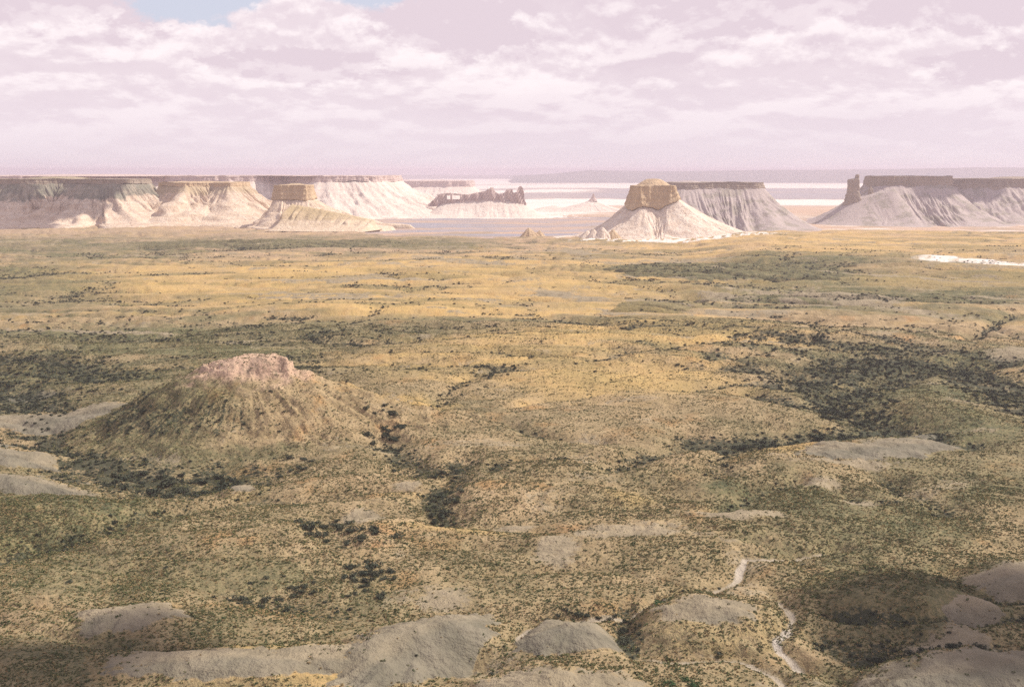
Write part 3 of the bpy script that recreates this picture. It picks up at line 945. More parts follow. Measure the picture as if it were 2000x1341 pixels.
def mesa(name, label, cat, pts, zb, z_foot, z_top, wid, cap_mat, slope_mat, n=420, seed=1, p=1.5, rill=0.16, lam=38, spur=0.25, batter=8,
         flute=4.0, foot_var=0.15, dome=None, group=None, cap_rough=3.0, round_=0.03, roof_mat=None, ledge=2.0, notch=0, bench=False):
    """tableland: a scree skirt with rills round a cliff-sided cap"""
    x, y, nx, ny, per, L = outline_curve(pts, n, seed=seed, round_=round_)
    cx, cy = x.mean(), y.mean()
    root = link(name, None, label=label, cat=cat, group=group, loc=(cx, cy, zb))
    wl, wr, wf, wb = wid
    W = wl * np.clip(-nx, 0, 1) ** 2 + wr * np.clip(nx, 0, 1) ** 2 + wf * np.clip(-ny, 0, 1) ** 2 + wb * np.clip(ny, 0, 1) ** 2
    edge = cap_rough * loop_noise(per, L, 45, 0, seed + 2, 4) * 2
    ex, ey = x + nx * edge, y + ny * edge
    fv = 1 + foot_var * 2 * loop_noise(per, L, 90, 0, seed + 4, 3)
    Hs = (z_foot - zb)
    rings = []
    K = 30
    sp = loop_noise(per, L, lam * 3.2, 0, seed + 6, 2)
    for i in range(K + 1):
        s = 1 - i / K
        rl = 1 - np.abs(loop_noise(per, L, lam, s * 3.0, seed + 8, 4)) * 2.6
        off = W * s * (1 + spur * 2 * sp * s) - W * rill * np.clip(rl, -1, 1) * math.sin(math.pi * min(1, s * 1.05 + 0.02)) * 0.9
        u_ = 1 - s
        if bench:
            u_ = float(np.interp(u_, [0, 0.22, 0.36, 0.50, 0.56, 0.74, 1], [0, 0.10, 0.27, 0.36, 0.47, 0.62, 1])) ** (p * 0.85)
            zz = Hs * (1 + (fv - 1) * s) * (u_ + 0.012 * math.sin(u_ * 40) * min(1, 4 * s))
        else:
            zz = Hs * fv * u_ ** p
        zz = zz - 0.05 * Hs * np.clip(rl, 0, 1) * math.sin(math.pi * s) + 0.012 * Hs * perlin(per / 9, np.full(n, s * 9.0), seed)
        if i == K:
            off = off * 0 - 3
        rings.append(np.stack([ex + nx * off - cx, ey + ny * off - cy, zz], 1))
    rings[0][:, 2] = -8
    sl = loft(name + '_slope', rings, slope_mat)
    link('scree_slope', sl, root)
    rings = []
    K = 16
    for i in range(K + 1):
        t = i / K
        z0 = Hs * fv - 5
        zt = z_top - zb
        zz = z0 + (zt - z0) * t
        zz = zz + 6.0 * t * loop_noise(per, L, 110, 0, seed + 31, 4) * (1 if L > 900 else 0.35)
        if i == K or i >= K - 3:
            nt_ = notch * np.clip(loop_noise(per, L, 30, 0, seed + 21, 2), 0, 1)
            zz = zz - nt_ * (i - (K - 4)) / 4
        fl = flute * loop_noise(per, L, 13, t * 0.5, seed + 11, 3) * 2 + flute * 0.8 * loop_noise(per, L, 40, t * 0.3, seed + 12, 2) * 2
        off = 2 + batter * (1 - t) - batter * 0.5 + fl * (0.4 + 0.6 * (1 - abs(2 * t - 1))) + ledge * ((i * 7919) % 5 - 2) * 0.18
        if t > 0.82:
            off = off + ledge
        rings.append(np.stack([ex + nx * off - cx, ey + ny * off - cy, zz + 0.5 * perlin(per / 6, np.full(n, t * 5), seed + 3)], 1))
    top = rings[-1].copy()
    for kk, f_ in enumerate([0.97, 0.9, 0.75, 0.5, 0.25, 0.05]):
        rg = top.copy()
        rg[:, :2] *= f_
        rg[:, 2] = (z_top - zb) + (1 - f_) * 2.0 + 1.0 * fbm(rg[:, 0] / 25, rg[:, 1] / 25, seed + 5, 2)
        rings.append(rg)
    cp = loft(name + '_cap', rings, cap_mat)
    link('cap_rock', cp, root)
    if dome:
        for (du, dv, rx, ry, hh) in dome:
            rings = []
            a = np.linspace(0, 2 * math.pi, 64, endpoint=False)
            for s in np.linspace(1.0, 0.02, 12):
                q = s * (1 + 0.10 * perlin(np.cos(a) * 2 + du, np.sin(a) * 2, seed + 9))
                zz = hh * np.interp(1 - s, [0, .3, .5, .65, 1], [0, .5, .8, .95, 1.0])
                rings.append(np.stack([du + rx * q * np.cos(a), dv + ry * q * np.sin(a), np.full(64, z_top - zb - 1 + zz) + 0.6 * perlin(np.cos(a) * 5, np.sin(a) * 5 + s * 4, 3)], 1))
            link('summit_dome', loft('summit_dome', rings, roof_mat or slope_mat), root)
    return root


def PX(px, d):
    """sideways metres of photo column px at distance d"""
    return (px - CX) / F * d * 1.003


def ZY(py, d):
    return CAMZ - (py - HORIZON) / F * d


def plan(pxl, pxr, d, depth, skew=0.0, bulge=0.15):
    xl, xr = PX(pxl, d), PX(pxr, d)
    wdt = xr - xl
    return [(xl, d), (xl + 0.15 * wdt, d - bulge * depth), (xl + 0.5 * wdt, d - bulge * 0.6 * depth), (xr - 0.12 * wdt, d - bulge * depth + skew * wdt), (xr, d + skew * wdt),
            (xr - 0.02 * wdt, d + depth * 0.7 + skew * wdt), (xr - 0.2 * wdt, d + depth + skew * wdt), (xl + 0.2 * wdt, d + depth), (xl + 0.02 * wdt, d + depth * 0.7)]


# --- left group
d = 3350
mesa('mesa', 'long dark-faced mesa at the left edge with a dark grey-green upper slope', 'mesa', [(PX(-150, d), d), (PX(-20, d), d + 40), (PX(60, d), d - 50), (PX(130, d), d + 30), (PX(190, d), d - 40), (PX(262, d), d - 20), (PX(285, d), d + 60), (PX(250, d), d + 260), (PX(-150, d), d + 260)], 0, ZY(356, d), ZY(350, d), (150, 150, 280, 150),
     GREY_CLIFF, DARK_TOPPED, n=1100, seed=3, p=1.2, rill=0.10, lam=17, spur=0.5, bench=True, flute=3, notch=3, foot_var=0.03, batter=3, dome=[(30, 60, 120, 70, 8)], roof_mat=MARL, ledge=1)
d = 3400
mesa('mesa', 'pale banded mesa with a thin brown rim between the dark mesa and the capped butte', 'mesa', [(PX(300, d), d + 90), (PX(345, d), d + 10), (PX(375, d), d - 50), (PX(420, d), d + 10), (PX(462, d), d - 40), (PX(482, d), d + 40), (PX(460, d), d + 220), (PX(310, d), d + 220)], 0, ZY(361, d), ZY(356, d), (90, 190, 280, 130),
     TAN_CLIFF, TAN_TOPPED, n=800, seed=9, p=1.2, rill=0.10, lam=16, spur=0.45, bench=True, flute=3, notch=3, foot_var=0.03, batter=3, ledge=1)
d = 3080
mesa('butte', 'capped butte with a brown block on top and a fluted yellow foot', 'butte', plan(540, 613, d, 90), 0, ZY(386, d), ZY(361, d),
     (60, 190, 150, 100), TAN_CLIFF, TAN_TOPPED, n=420, seed=15, p=1.2, rill=0.08, lam=14, spur=0.35, bench=True, flute=2.0, batter=10, foot_var=0.06, dome=[(-4, 30, 30, 25, 5)], round_=0.02)


def fluted_spur(parent, px0, py0, px1, py1, d0, d1, hgt0, hgt1, mat, seed):
    """a row of rounded fins below the butte"""
    n, K = 260, 14
    t = np.linspace(0, 1, n)
    xa, xb = PX(px0, d0), PX(px1, d1)
    bx, by = xa + (xb - xa) * t, d0 + (d1 - d0) * t
    crest = hgt0 + (hgt1 - hgt0) * t ** 1.2 + 2.5 * fbm(t * 14, t * 0, seed, 3)
    crest = crest * sstep(1.0, 0.93, t) * sstep(-0.02, 0.08, t)
    fin = np.abs(np.sin(t * math.pi * 10 + 4.0 * perlin(t * 5, t * 0, seed))) * np.clip(0.6 + perlin(t * 9, t * 0 + 3, seed), 0.1, 1)
    R_ = []
    for i in range(K + 1):
        s = i / K
        zf = crest * (1 - s) ** 1.25
        back = -120 * s - 22 * fin * math.exp(-((s - 0.28) / 0.16) ** 2)
        R_.append(np.stack([bx + back * 0.25, by + back, zf - 1.5], 1))
    for i in range(1, 7):
        s = i / 6
        R_.insert(0, np.stack([bx, by + 55 * s, crest * (1 - s) - 1.5], 1))
    X_ = np.array(R_)
    me = grid_mesh('fluted_spur', X_[:, :, 0] - parent.location.x, X_[:, :, 1] - parent.location.y, X_[:, :, 2] - parent.location.z)
    me.materials.append(mat)
    link('fluted_spur', me, parent)


BUTTE_L = [o for o in COL.objects if o.name == 'butte'][0]
bpy.context.view_layer.update()
fluted_spur(BUTTE_L, 560, 400, 745, 445, 3010, 2960, 66, 20, SPUR_MARL, 4)

# --- back left escarpment and its farther tail
d = 4900
mesa('escarpment', 'long white escarpment with a pink rim behind the left mesas', 'escarpment',
     [(PX(-250, d), d + 100), (PX(60, d), d - 60), (PX(240, d), d + 60), (PX(420, d), d - 40), (PX(560, d), d + 60), (PX(640, d), d - 180), (PX(735, d), d - 120), (PX(775, d), d + 80),
      (PX(760, d), d + 600), (PX(400, d), d + 1000), (PX(-250, d), d + 1000)], LOW, ZY(352, d), ZY(343.5, d), (250, 290, 320, 250),
     PINK_ROCK, CHALK_FAR, n=1100, seed=21, p=1.1, rill=0.06, lam=26, spur=0.35, bench=True, flute=7, batter=8, round_=0.008, notch=9, cap_rough=9, foot_var=0.04,
     dome=[(-150, -300, 420, 260, 8)], roof_mat=PINK_ROCK)
d = 7600
mesa('escarpment', 'farther pale plateau tail ending left of the jagged rock ridge', 'escarpment', plan(640, 925, d, 900, 0.0, 0.05), LOW, ZY(363, d), ZY(353, d), (100, 160, 330, 250),
     PINK_ROCK, CHALK_FAR, n=520, seed=27, p=1.2, rill=0.05, lam=50, bench=True, spur=0.15, flute=9, notch=7, foot_var=0.05)

# --- central butte with dome, and the mesa behind
d = 2730
mesa('butte', 'sunlit tan butte with a domed top on a broad white skirt', 'butte', plan(1229, 1321, d, 105, 0, 0.22), -14, ZY(396, d), ZY(362, d), (190, 300, 170, 140),
     TAN_CLIFF, CHALK, n=520, seed=33, p=2.0, rill=0.022, lam=12, spur=0.16, flute=3.2, batter=16, foot_var=0.17, dome=[(2, 5, 43, 40, 17)], roof_mat=TAN_CLIFF, round_=0.035, ledge=2.5)
d = 3900
mesa('mesa', 'grey flat-topped mesa standing behind the sunlit domed butte', 'mesa', plan(1300, 1487, d, 260, 0.0, 0.1), LOW - 2, ZY(365, d), ZY(356, d), (120, 150, 300, 150),
     GREY_CLIFF, GREY_SCREE, n=560, seed=39, p=1.35, rill=0.014, lam=14, spur=0.2, flute=3, batter=10, foot_var=0.04, dome=[(-85, -60, 50, 40, 7), (10, -60, 60, 40, 4)], roof_mat=GREY_SCREE)

# --- right side
d = 4250
mesa('mesa', 'flat-topped mesa with a thick dark rim right of the rock spire', 'mesa', plan(1706, 1850, d, 260, 0.0, 0.05), LOW - 2, ZY(360, d), ZY(344, d), (210, 90, 360, 150),
     GREY_CLIFF, GREY_SCREE, n=620, seed=45, p=1.5, rill=0.02, lam=20, spur=0.2, flute=4, batter=6, foot_var=0.05, round_=0.012)
d = 4450
mesa('mesa', 'pale grooved mesa running out of the picture at the right edge', 'mesa', plan(1868, 2300, d, 420, -0.03, 0.05), LOW - 2, ZY(364, d), ZY(349, d), (150, 100, 380, 150),
     GREY_CLIFF, GREY_SCREE, n=700, seed=51, p=1.4, rill=0.06, lam=24, spur=0.25, flute=6, batter=8, foot_var=0.08, notch=6, round_=0.012, dome=[(-190, -60, 120, 80, 9)], roof_mat=GREY_CLIFF)


def spire(parent, x, y, z0, levels, mat, seed, name='rock_tower', n=48, depth=0.8):
    """levels: (height, left, right) metres from x"""
    lv = np.array(levels, float)
    zs = np.linspace(lv[0, 0], lv[-1, 0], 34)
    l, r_ = np.interp(zs, lv[:, 0], lv[:, 1]), np.interp(zs, lv[:, 0], lv[:, 2])
    a = np.linspace(0, 2 * math.pi, n, endpoint=False)
    rings = []
    for z_, a_, b_ in zip(zs, l, r_):
        c, h_ = (a_ + b_) / 2, (b_ - a_) / 2
        k = 1 + 0.14 * fbm(np.cos(a) * 1.6 + z_ / 22, np.sin(a) * 1.6 + seed, seed, 3) * 2
        sq = 1 / np.maximum(np.abs(np.cos(a)), np.abs(np.sin(a))) ** 0.45
        rings.append(np.stack([x + c + h_ * k * sq * np.cos(a), y + h_ * depth * k * sq * np.sin(a), np.full(n, z0 + z_)], 1))
    top = rings[-1].copy()
    ctr = top.mean(0)
    rings.append(ctr + (top - ctr) * 0.4 + np.array([0, 0, 0.8]))
    rings.append(ctr + (top - ctr) * 0.02 + np.array([0, 0, 1.0]))
    o = np.array(parent.location) if parent else 0
    rings = [r - o for r in rings]
    return link(name, loft(name, rings, mat), parent)


def long_skirt(parent, pts, z0, wid, hgt, mat, seed, p=1.4, n=420, rill=0.08):
    """scree bank round an elongated ridge"""
    x, y, nx, ny, per, L = outline_curve(pts, n, round_=0.04)
    wl, wr, wf, wb = wid
    W = wl * np.clip(-nx, 0, 1) ** 2 + wr * np.clip(nx, 0, 1) ** 2 + wf * np.clip(-ny, 0, 1) ** 2 + wb * np.clip(ny, 0, 1) ** 2
    o = np.array(parent.location)
    h = np.interp(x, *hgt) - z0
    rings = []
    for i in range(25):
        s_ = 1 - i / 24
        rl = 1 - np.abs(loop_noise(per, L, 40, s_ * 0.5, seed, 3)) * 2.5
        off = W * s_ * (1 + 0.4 * loop_noise(per, L, 130, 0, seed + 2, 2) * s_ - rill * rl * math.sin(math.pi * s_))
        rings.append(np.stack([x + nx * off, y + ny * off, z0 + (h * (1 - s_) ** p if i else -8 + 0 * x)], 1) - o)
    c = rings[-1].mean(0)
    for f_ in (0.7, 0.4, 0.02):
        q = rings[24].copy()
        q[:, 1] = c[1] + (q[:, 1] - c[1]) * f_
        rings.append(q)
    return link('scree_slope', loft('scree_slope', rings, mat), parent)


def skirt(parent, cx, cy, z0, wl, wr, wf, wb, hgt, top_r, mat, seed, p=1.6, name='scree_slope'):
    n = 260
    a = np.linspace(0, 2 * math.pi, n, endpoint=False)
    ca, sa = np.cos(a), np.sin(a)
    W = np.where(ca < 0, wl, wr) * ca ** 2 + np.where(sa < 0, wf, wb) * sa ** 2
    o = np.array(parent.location)
    rings = []
    for i in range(25):
        s = 1 - i / 24
        rl = 1 - np.abs(fbm(ca * 9, sa * 9 + seed + s * 0.6, seed, 3)) * 3
        off = top_r + W * s * (1 + 0.2 * perlin(ca * 1.7 + seed, sa * 1.7, seed + 2)) * (1 - 0.06 * rl * math.sin(math.pi * s))
        rings.append(np.stack([cx + off * ca, cy + off * sa, np.full(n, z0 + (hgt * (1 - s) ** p if i else -8))], 1) - o)
    rings.append(np.stack([cx + 0.02 * ca, cy + 0.02 * sa, np.full(n, z0 + hgt + 0.5)], 1) - o)
    return link(name, loft(name, rings, mat), parent)


d = 4150
k_ = d / F
sp = link('rock_spire', None, label='lone stepped grey rock spire left of the dark-rimmed mesa', cat='rock spire', loc=(PX(1660, d), d, LOW))
long_skirt(sp, plan(1652, 1740, d, 60, 0.0, 0.1), LOW - 2, (190, 120, 230, 120), ([PX(1640, d), PX(1672, d), PX(1740, d)], [ZY(394, d), ZY(386, d), ZY(368, d)]), GREY_SCREE, 61, p=1.5, rill=0.04)
zb = ZY(400, d)
spire(sp, PX(1660, d), d, zb, [(0, -19 * k_, 17 * k_), (14 * k_, -15 * k_, 13 * k_), (28 * k_, -13 * k_, 10 * k_), (42 * k_, -12 * k_, 9.5 * k_), (50 * k_, -11 * k_, 9 * k_), (52 * k_, 1 * k_, 9 * k_), (59 * k_, 2 * k_, 9 * k_)],
      GREY_CLIFF, 62)
d2 = 4200
sp2 = link('rock_spire', None, label='tiny pointed rock tooth between the tall spire and the dark-rimmed mesa', cat='rock spire', loc=(PX(1692, d2), d2, ZY(385, d2)))
spire(sp2, PX(1692, d2), d2, ZY(385, d2), [(0, -9 * k_, 9 * k_), (8 * k_, -5 * k_, 6 * k_), (16 * k_, -4 * k_, 4 * k_), (22 * k_, -1 * k_, 1.2 * k_)], GREY_CLIFF, 65)

# --- jagged ridge with two rock windows
d = 4800
k_ = d / F
rg = link('rock_ridge', None, label='jagged rock ridge with two open windows and pointed towers', cat='rock ridge', loc=(PX(950, d), d, LOW))
long_skirt(rg, plan(862, 1022, d, 46, 0, 0.1), LOW - 2, (80, 120, 170, 100), ([PX(840, d), PX(900, d), PX(950, d), PX(1000, d), PX(1030, d)], [ZY(396, d), ZY(391, d), ZY(387, d), ZY(391, d), ZY(396, d)]), CHALK_FAR, 91)


def wall_with_windows(parent, d, tops, y_bottom, holes, mat, seed, thick=26.0):
    """rock wall seen broadside: a skyline over px, with openings cut right through"""
    k_ = d / F
    x0, x1 = tops[0][0], tops[-1][0]
    step = 0.8
    nx_ = int((x1 - x0) / step)
    tp = np.interp(x0 + (np.arange(nx_) + 0.5) * step, [t[0] for t in tops], [t[1] for t in tops])
    y0 = min(t[1] for t in tops)
    ny_ = int((y_bottom - y0) / step)
    inside = np.zeros((nx_, ny_), bool)
    for i in range(nx_):
        for j in range(ny_):
            px, py = x0 + (i + .5) * step, y_bottom - (j + .5) * step
            ins = py > tp[i] + 0.5 * math.sin(i * 1.7)
            for (ha, hb, hc, hd) in holes:
                if ha < px < hb and hc < py < hd:
                    ins = False
            inside[i, j] = ins
    vid, co, faces = {}, [], []

    def V(i, j, s):
        if (i, j, s) not in vid:
            px, py = x0 + i * step, y_bottom - j * step
            jx = 0.25 * math.sin(i * 12.9 + j * 78.2)
            jy = 0.25 * math.sin(i * 39.3 + j * 11.1)
            half = (thick * (1.15 - 0.6 * j / ny_)) / 2 * (1 + 0.35 * math.sin(i * 0.31 + j * 0.12) + 0.2 * math.sin(i * 0.9 - j * 0.5))
            vid[(i, j, s)] = len(co)
            co.append((PX(px + jx, d) - parent.location.x, s * half + 3 * math.sin(i * .2), ZY(py + jy, d) - parent.location.z))
        return vid[(i, j, s)]
    for i in range(nx_):
        for j in range(ny_):
            if not inside[i, j]:
                continue
            faces.append((V(i, j, -1), V(i + 1, j, -1), V(i + 1, j + 1, -1), V(i, j + 1, -1)))
            faces.append((V(i, j, 1), V(i, j + 1, 1), V(i + 1, j + 1, 1), V(i + 1, j, 1)))
            for (ii, jj, a, b) in ((i - 1, j, (i, j), (i, j + 1)), (i + 1, j, (i + 1, j + 1), (i + 1, j)), (i, j - 1, (i + 1, j), (i, j)), (i, j + 1, (i, j + 1), (i + 1, j + 1))):
                if not (0 <= ii < nx_ and 0 <= jj < ny_ and inside[ii, jj]):
                    faces.append((V(*a, -1), V(*a, 1), V(*b, 1), V(*b, -1)))
    me = mesh_from('rock_wall', np.array(co), np.array(faces), smooth=False)
    me.materials.append(mat)
    return link('rock_wall', me, parent)


wall_with_windows(rg, d, [(838, 398), (850, 388), (858, 379), (866, 377), (880, 376), (900, 378), (915, 379), (930, 376), (950, 372), (952, 369), (957, 368), (960, 364.5), (964, 366), (967, 373), (975, 379),
                          (985, 376), (990, 369), (1000, 368.5), (1003, 376), (1009, 374), (1012, 366), (1016, 362.5), (1020, 365), (1023, 374), (1024, 388), (1028, 397)],
                  402, [(874, 881, 380.5, 388.5), (884, 900, 380.5, 388.8)], PINK_ROCK, 5)

# --- low white ridge with a tiny pinnacle
d = 5400
k_ = d / F
wr_ = link('white_ridge', None, label='low white ridge with a tiny pinnacle left of the domed butte', cat='ridge', loc=(PX(1155, d), d, LOW))
skirt(wr_, PX(1155, d), d, LOW - 2, 280, 210, 160, 120, ZY(389, d) - LOW, 5, CHALK_FAR, 71, p=1.7)
skirt(wr_, PX(1080, d), d + 60, LOW - 2, 160, 160, 130, 120, ZY(400, d) - LOW, 8, CHALK_FAR, 73, p=1.4)
spire(wr_, PX(1157, d), d, ZY(392, d), [(0, -10 * k_, 9 * k_), (6 * k_, -4 * k_, 4 * k_), (12 * k_, -1.5 * k_, 2.0 * k_), (15 * k_, -.5 * k_, .6 * k_)], PINK_ROCK, 72, name='pinnacle')

# --- small pyramid at the edge of the plain
d = 2760
k_ = d / F
py_ = link('pyramid_hill', None, label='small two-toned pyramid hill at the far edge of the plain', cat='hill', loc=(PX(1040, d), d, -20))
skirt(py_, PX(1032, d), d, -20, 26, 46, 40, 40, ZY(443, d) + 20, 1.0, TAN_CLIFF, 81, p=1.0)
skirt(py_, PX(1054, d), d + 8, -20, 30, 26, 30, 30, ZY(449, d) + 20, 1.5, TAN_CLIFF, 83, p=1.05)

# --- fluted foot left of the central butte and rim blocks along its skirt
ft = link('badland_foot', None, label='low eroded brown fins at the left foot of the domed butte', cat='badland fins', loc=(PX(1165, 2640), 2640, -10))
for (px, dd, w_, py) in [(1146, 2640, 26, 449), (1158, 2600, 22, 446), (1176, 2590, 30, 443), (1196, 2600, 26, 447)]:
    skirt(ft, PX(px, dd), dd, -12, w_, w_, 34, 34, ZY(py, dd) + 12, 2.5, TAN_CLIFF if px % 3 else CHALK, px, p=1.0, name='fin')

# --- far hills on the horizon
def far_hills(name, label, d, pts, depth, mat):
    p = np.array(pts, float)
    n = 300
    px = np.linspace(p[0, 0], p[-1, 0], n)
    top = np.interp(px, p[:, 0], p[:, 1])
    s = np.linspace(-1, 1, 17)
    S_, P_ = np.meshgrid(s, px, indexing='ij')
    x = (P_ - CX) / F * d
    y = d + S_ * depth
    prof = (1 - np.abs(S_)) ** 0.7
    T = np.interp(P_.ravel(), px, top).reshape(P_.shape)
    hz = (ZY(T, d) - LOW) * (1 + 0.08 * fbm(x / 2500, y / 2500, 99, 3))
    z = LOW - 5 + (hz + 5) * prof
    me = grid_mesh(name, x, y, z)
    me.materials.append(mat)
    link(name, me, label=label, kind='structure')


FAR = rock_material('far_hill_soil', (0.17, 0.17, 0.17), (0.12, 0.13, 0.14), (0.22, 0.21, 0.20), bump_s=0.2, scale=0.05)
far_hills('far_hills', 'low blue hills along the horizon on the right', 21000,
          [(1000, 344), (1080, 339), (1120, 334.5), (1150, 332.5), (1200, 333.5), (1260, 335), (1400, 334), (1500, 332), (1700, 331), (1830, 329), (1900, 327), (2000, 327), (2200, 327), (2500, 332)], 3500, FAR)
far_hills('far_hills', 'faint blue shoreline hills at the horizon above the left escarpment', 30000,
          [(-400, 346), (0, 343), (600, 343), (780, 341), (900, 342), (1100, 341), (1500, 339), (2400, 339)], 4000, FAR)


# ------------------------------------------------------------------ shrubs
def leaf_material(name, c1, c2, c3):
    m = bpy.data.materials.new(name)
    m.use_nodes = True
    nt = m.node_tree
    for n in list(nt.nodes):
        nt.nodes.remove(n)
    k = NT(nt)
    oi = k.new('ShaderNodeObjectInfo')
    geo = k.new('ShaderNodeNewGeometry')
    rnd = k.math('FRACT', k.math('ADD', oi.outputs['Random'], k.noise(geo.outputs['Position'], 0.03, 2)))
    col = k.mix(k.step(rnd, 0.1, 0.9), c1, c2)
    col = k.mix(k.math('MULTIPLY', k.step(k.noise(geo.outputs['Position'], 0.9, 3, 0.6), 0.45, 0.65), 0.6), col, c3)
    bs = k.new('ShaderNodeBsdfPrincipled')
    k.link(col, bs.inputs['Base Color'])
    bs.inputs['Roughness'].default_value = 0.8
    bs.inputs['Specular IOR Level'].default_value = 0.2
    o = k.new('ShaderNodeOutputMaterial')
    k.link(bs.outputs[0], o.inputs[0])
    return m


DARK_LEAF = leaf_material('dark_grey_green_leaves', (0.038, 0.050, 0.034), (0.066, 0.074, 0.048), (0.09, 0.095, 0.06))
GREEN_LEAF = leaf_material('fresh_green_leaves', (0.040, 0.095, 0.035), (0.06, 0.12, 0.045), (0.09, 0.14, 0.06))
SAGE_LEAF = leaf_material('sage_leaves', (0.090, 0.118, 0.052), (0.165, 0.165, 0.070), (0.22, 0.20, 0.10))
STRAW = leaf_material('dry_straw', (0.26, 0.20, 0.10), (0.34, 0.25, 0.12), (0.42, 0.31, 0.16))
WOOD = leaf_material('grey_wood', (0.10, 0.08, 0.06), (0.13, 0.10, 0.08), (0.16, 0.13, 0.10))


def leaf_cloud(name, n, size, flat, mat, seed, lobes=5, tris=True):
    """crown of leaf-sized faces gathered in uneven clumps"""
    g = np.random.default_rng(seed)
    lc = g.normal(0, 1, (lobes, 3)) * np.array([0.45, 0.45, 0.16])
    lc[:, 2] = np.abs(lc[:, 2]) + 0.28
    lr = g.uniform(0.34, 0.60, lobes)
    k = g.integers(0, lobes, n)
    v = g.normal(0, 1, (n, 3))
    v /= np.linalg.norm(v, axis=1)[:, None]
    c = lc[k] + v * (lr[k] * g.uniform(0.55, 1.0, n))[:, None]
    c[:, 2] = np.abs(c[:, 2]) * flat
    nrm = v + g.normal(0, 0.5, (n, 3))
    nrm /= np.linalg.norm(nrm, axis=1)[:, None]
    t = np.cross(nrm, g.normal(0, 1, (n, 3)))
    t /= np.linalg.norm(t, axis=1)[:, None]
    b = np.cross(nrm, t)
    s = size * g.uniform(0.6, 1.3, n)[:, None]
    P = np.stack([c + t * s, c + b * s * 0.8, c - t * s, c - b * s * 0.8], 1).reshape(-1, 3)
    me = mesh_from(name, P, np.arange(4 * n).reshape(n, 4), smooth=False)
    me.materials.append(mat)
    return me


def stems(name, mat, seed):
    g = np.random.default_rng(seed)
    co, fa = [], []
    for i in range(6):
        a = g.uniform(0, 6.28)
        tip = np.array([math.cos(a) * 0.45, math.sin(a) * 0.45, g.uniform(0.4, 0.6)])
        u = np.array([-math.sin(a), math.cos(a), 0])
        w_ = np.array([math.cos(a), math.sin(a), 0])
        b0 = len(co)
        for (p, r_) in ((np.array([0, 0, -0.15]), 0.05), (tip * 0.55, 0.035), (tip, 0.012)):
            for q in range(3):
                an = q * 2.094
                co.append(p + u * r_ * math.cos(an) + w_ * r_ * math.sin(an))
        for l in range(2):
            for q in range(3):
                fa.append((b0 + l * 3 + q, b0 + l * 3 + (q + 1) % 3, b0 + l * 3 + 3 + (q + 1) % 3, b0 + l * 3 + 3 + q))
    me = mesh_from(name, np.array(co), np.array(fa), smooth=False)
    me.materials.append(mat)
    return me


SMALL = [leaf_cloud('small_shrub_leaves', 34, 0.30, 0.75, SAGE_LEAF, 5, 3), leaf_cloud('tuft_blades', 22, 0.30, 0.6, STRAW, 6, 2),
         leaf_cloud('dark_shrub_leaves', 60, 0.24, 0.75, DARK_LEAF, 7, 5)]


def scatter(name, mesh, x, y, sc, label):
    z = surface_z(x, y)
    # points that carry a size each; a node group puts a bush on every one
    pm = bpy.data.meshes.new(name)
    pm.vertices.add(len(x))
    pm.vertices.foreach_set('co', np.stack([x, y, z - 0.03], 1).astype(np.float32).ravel())
    at = pm.attributes.new('bush_size', 'FLOAT', 'POINT')
    at.data.foreach_set('value', sc.astype(np.float32))
    at = pm.attributes.new('bush_turn', 'FLOAT_VECTOR', 'POINT')
    rot = np.stack([rng.normal(0, .12, len(x)), rng.normal(0, .12, len(x)), rng.uniform(0, 6.28, len(x))], 1)
    at.data.foreach_set('vector', rot.astype(np.float32).ravel())
    o = link(name, pm, label=label, kind='stuff')
    src = bpy.data.objects.new(name + '_source', mesh)
    ng = bpy.data.node_groups.new(name + '_nodes', 'GeometryNodeTree')
    ng.interface.new_socket('Geometry', in_out='INPUT', socket_type='NodeSocketGeometry')
    ng.interface.new_socket('Geometry', in_out='OUTPUT', socket_type='NodeSocketGeometry')
    N = ng.nodes
    gi, go = N.new('NodeGroupInput'), N.new('NodeGroupOutput')
    inst, oi = N.new('GeometryNodeInstanceOnPoints'), N.new('GeometryNodeObjectInfo')
    oi.inputs[0].default_value = src
    a1, a2 = N.new('GeometryNodeInputNamedAttribute'), N.new('GeometryNodeInputNamedAttribute')
    a1.data_type, a2.data_type = 'FLOAT', 'FLOAT_VECTOR'
    a1.inputs[0].default_value, a2.inputs[0].default_value = 'bush_size', 'bush_turn'
    L = ng.links
    L.new(gi.outputs[0], inst.inputs['Points'])
    L.new(oi.outputs['Geometry'], inst.inputs['Instance'])
    L.new(a1.outputs[0], inst.inputs['Scale'])
    L.new(a2.outputs[0], inst.inputs['Rotation'])
    L.new(inst.outputs[0], go.inputs[0])
    md = o.modifiers.new('bushes', 'NODES')
    md.node_group = ng
    return o


def sample(n, r0, r1, spread=27.0):
    r = np.sqrt(rng.uniform(r0 * r0, r1 * r1, n))
    a = R(1) * rng.uniform(-spread, spread, n)
    return r * np.sin(a), r * np.cos(a)


def full_masks(x, y):
    _, bu, be = drainage(x, y)
    c = masks(x, y, x * 0, bu, be)
    for h in HILLS:
        m = max(h['rx'], h['ry']) * 1.5
        i = np.nonzero((np.abs(x - h['c'][0]) < m) & (np.abs(y - h['c'][1]) < m))[0]
        if len(i):
            sub = {k: v[i] for k, v in c.items()}
            hh = hill_height(h, x[i], y[i])
            on = hh > 0
            s2 = hill_cover(h, x[i], y[i], 0, {k: v.copy() for k, v in sub.items()}, hh / h['h'])
            for k in c:
                c[k][i] = np.where(on, s2[k], sub[k])
    return c


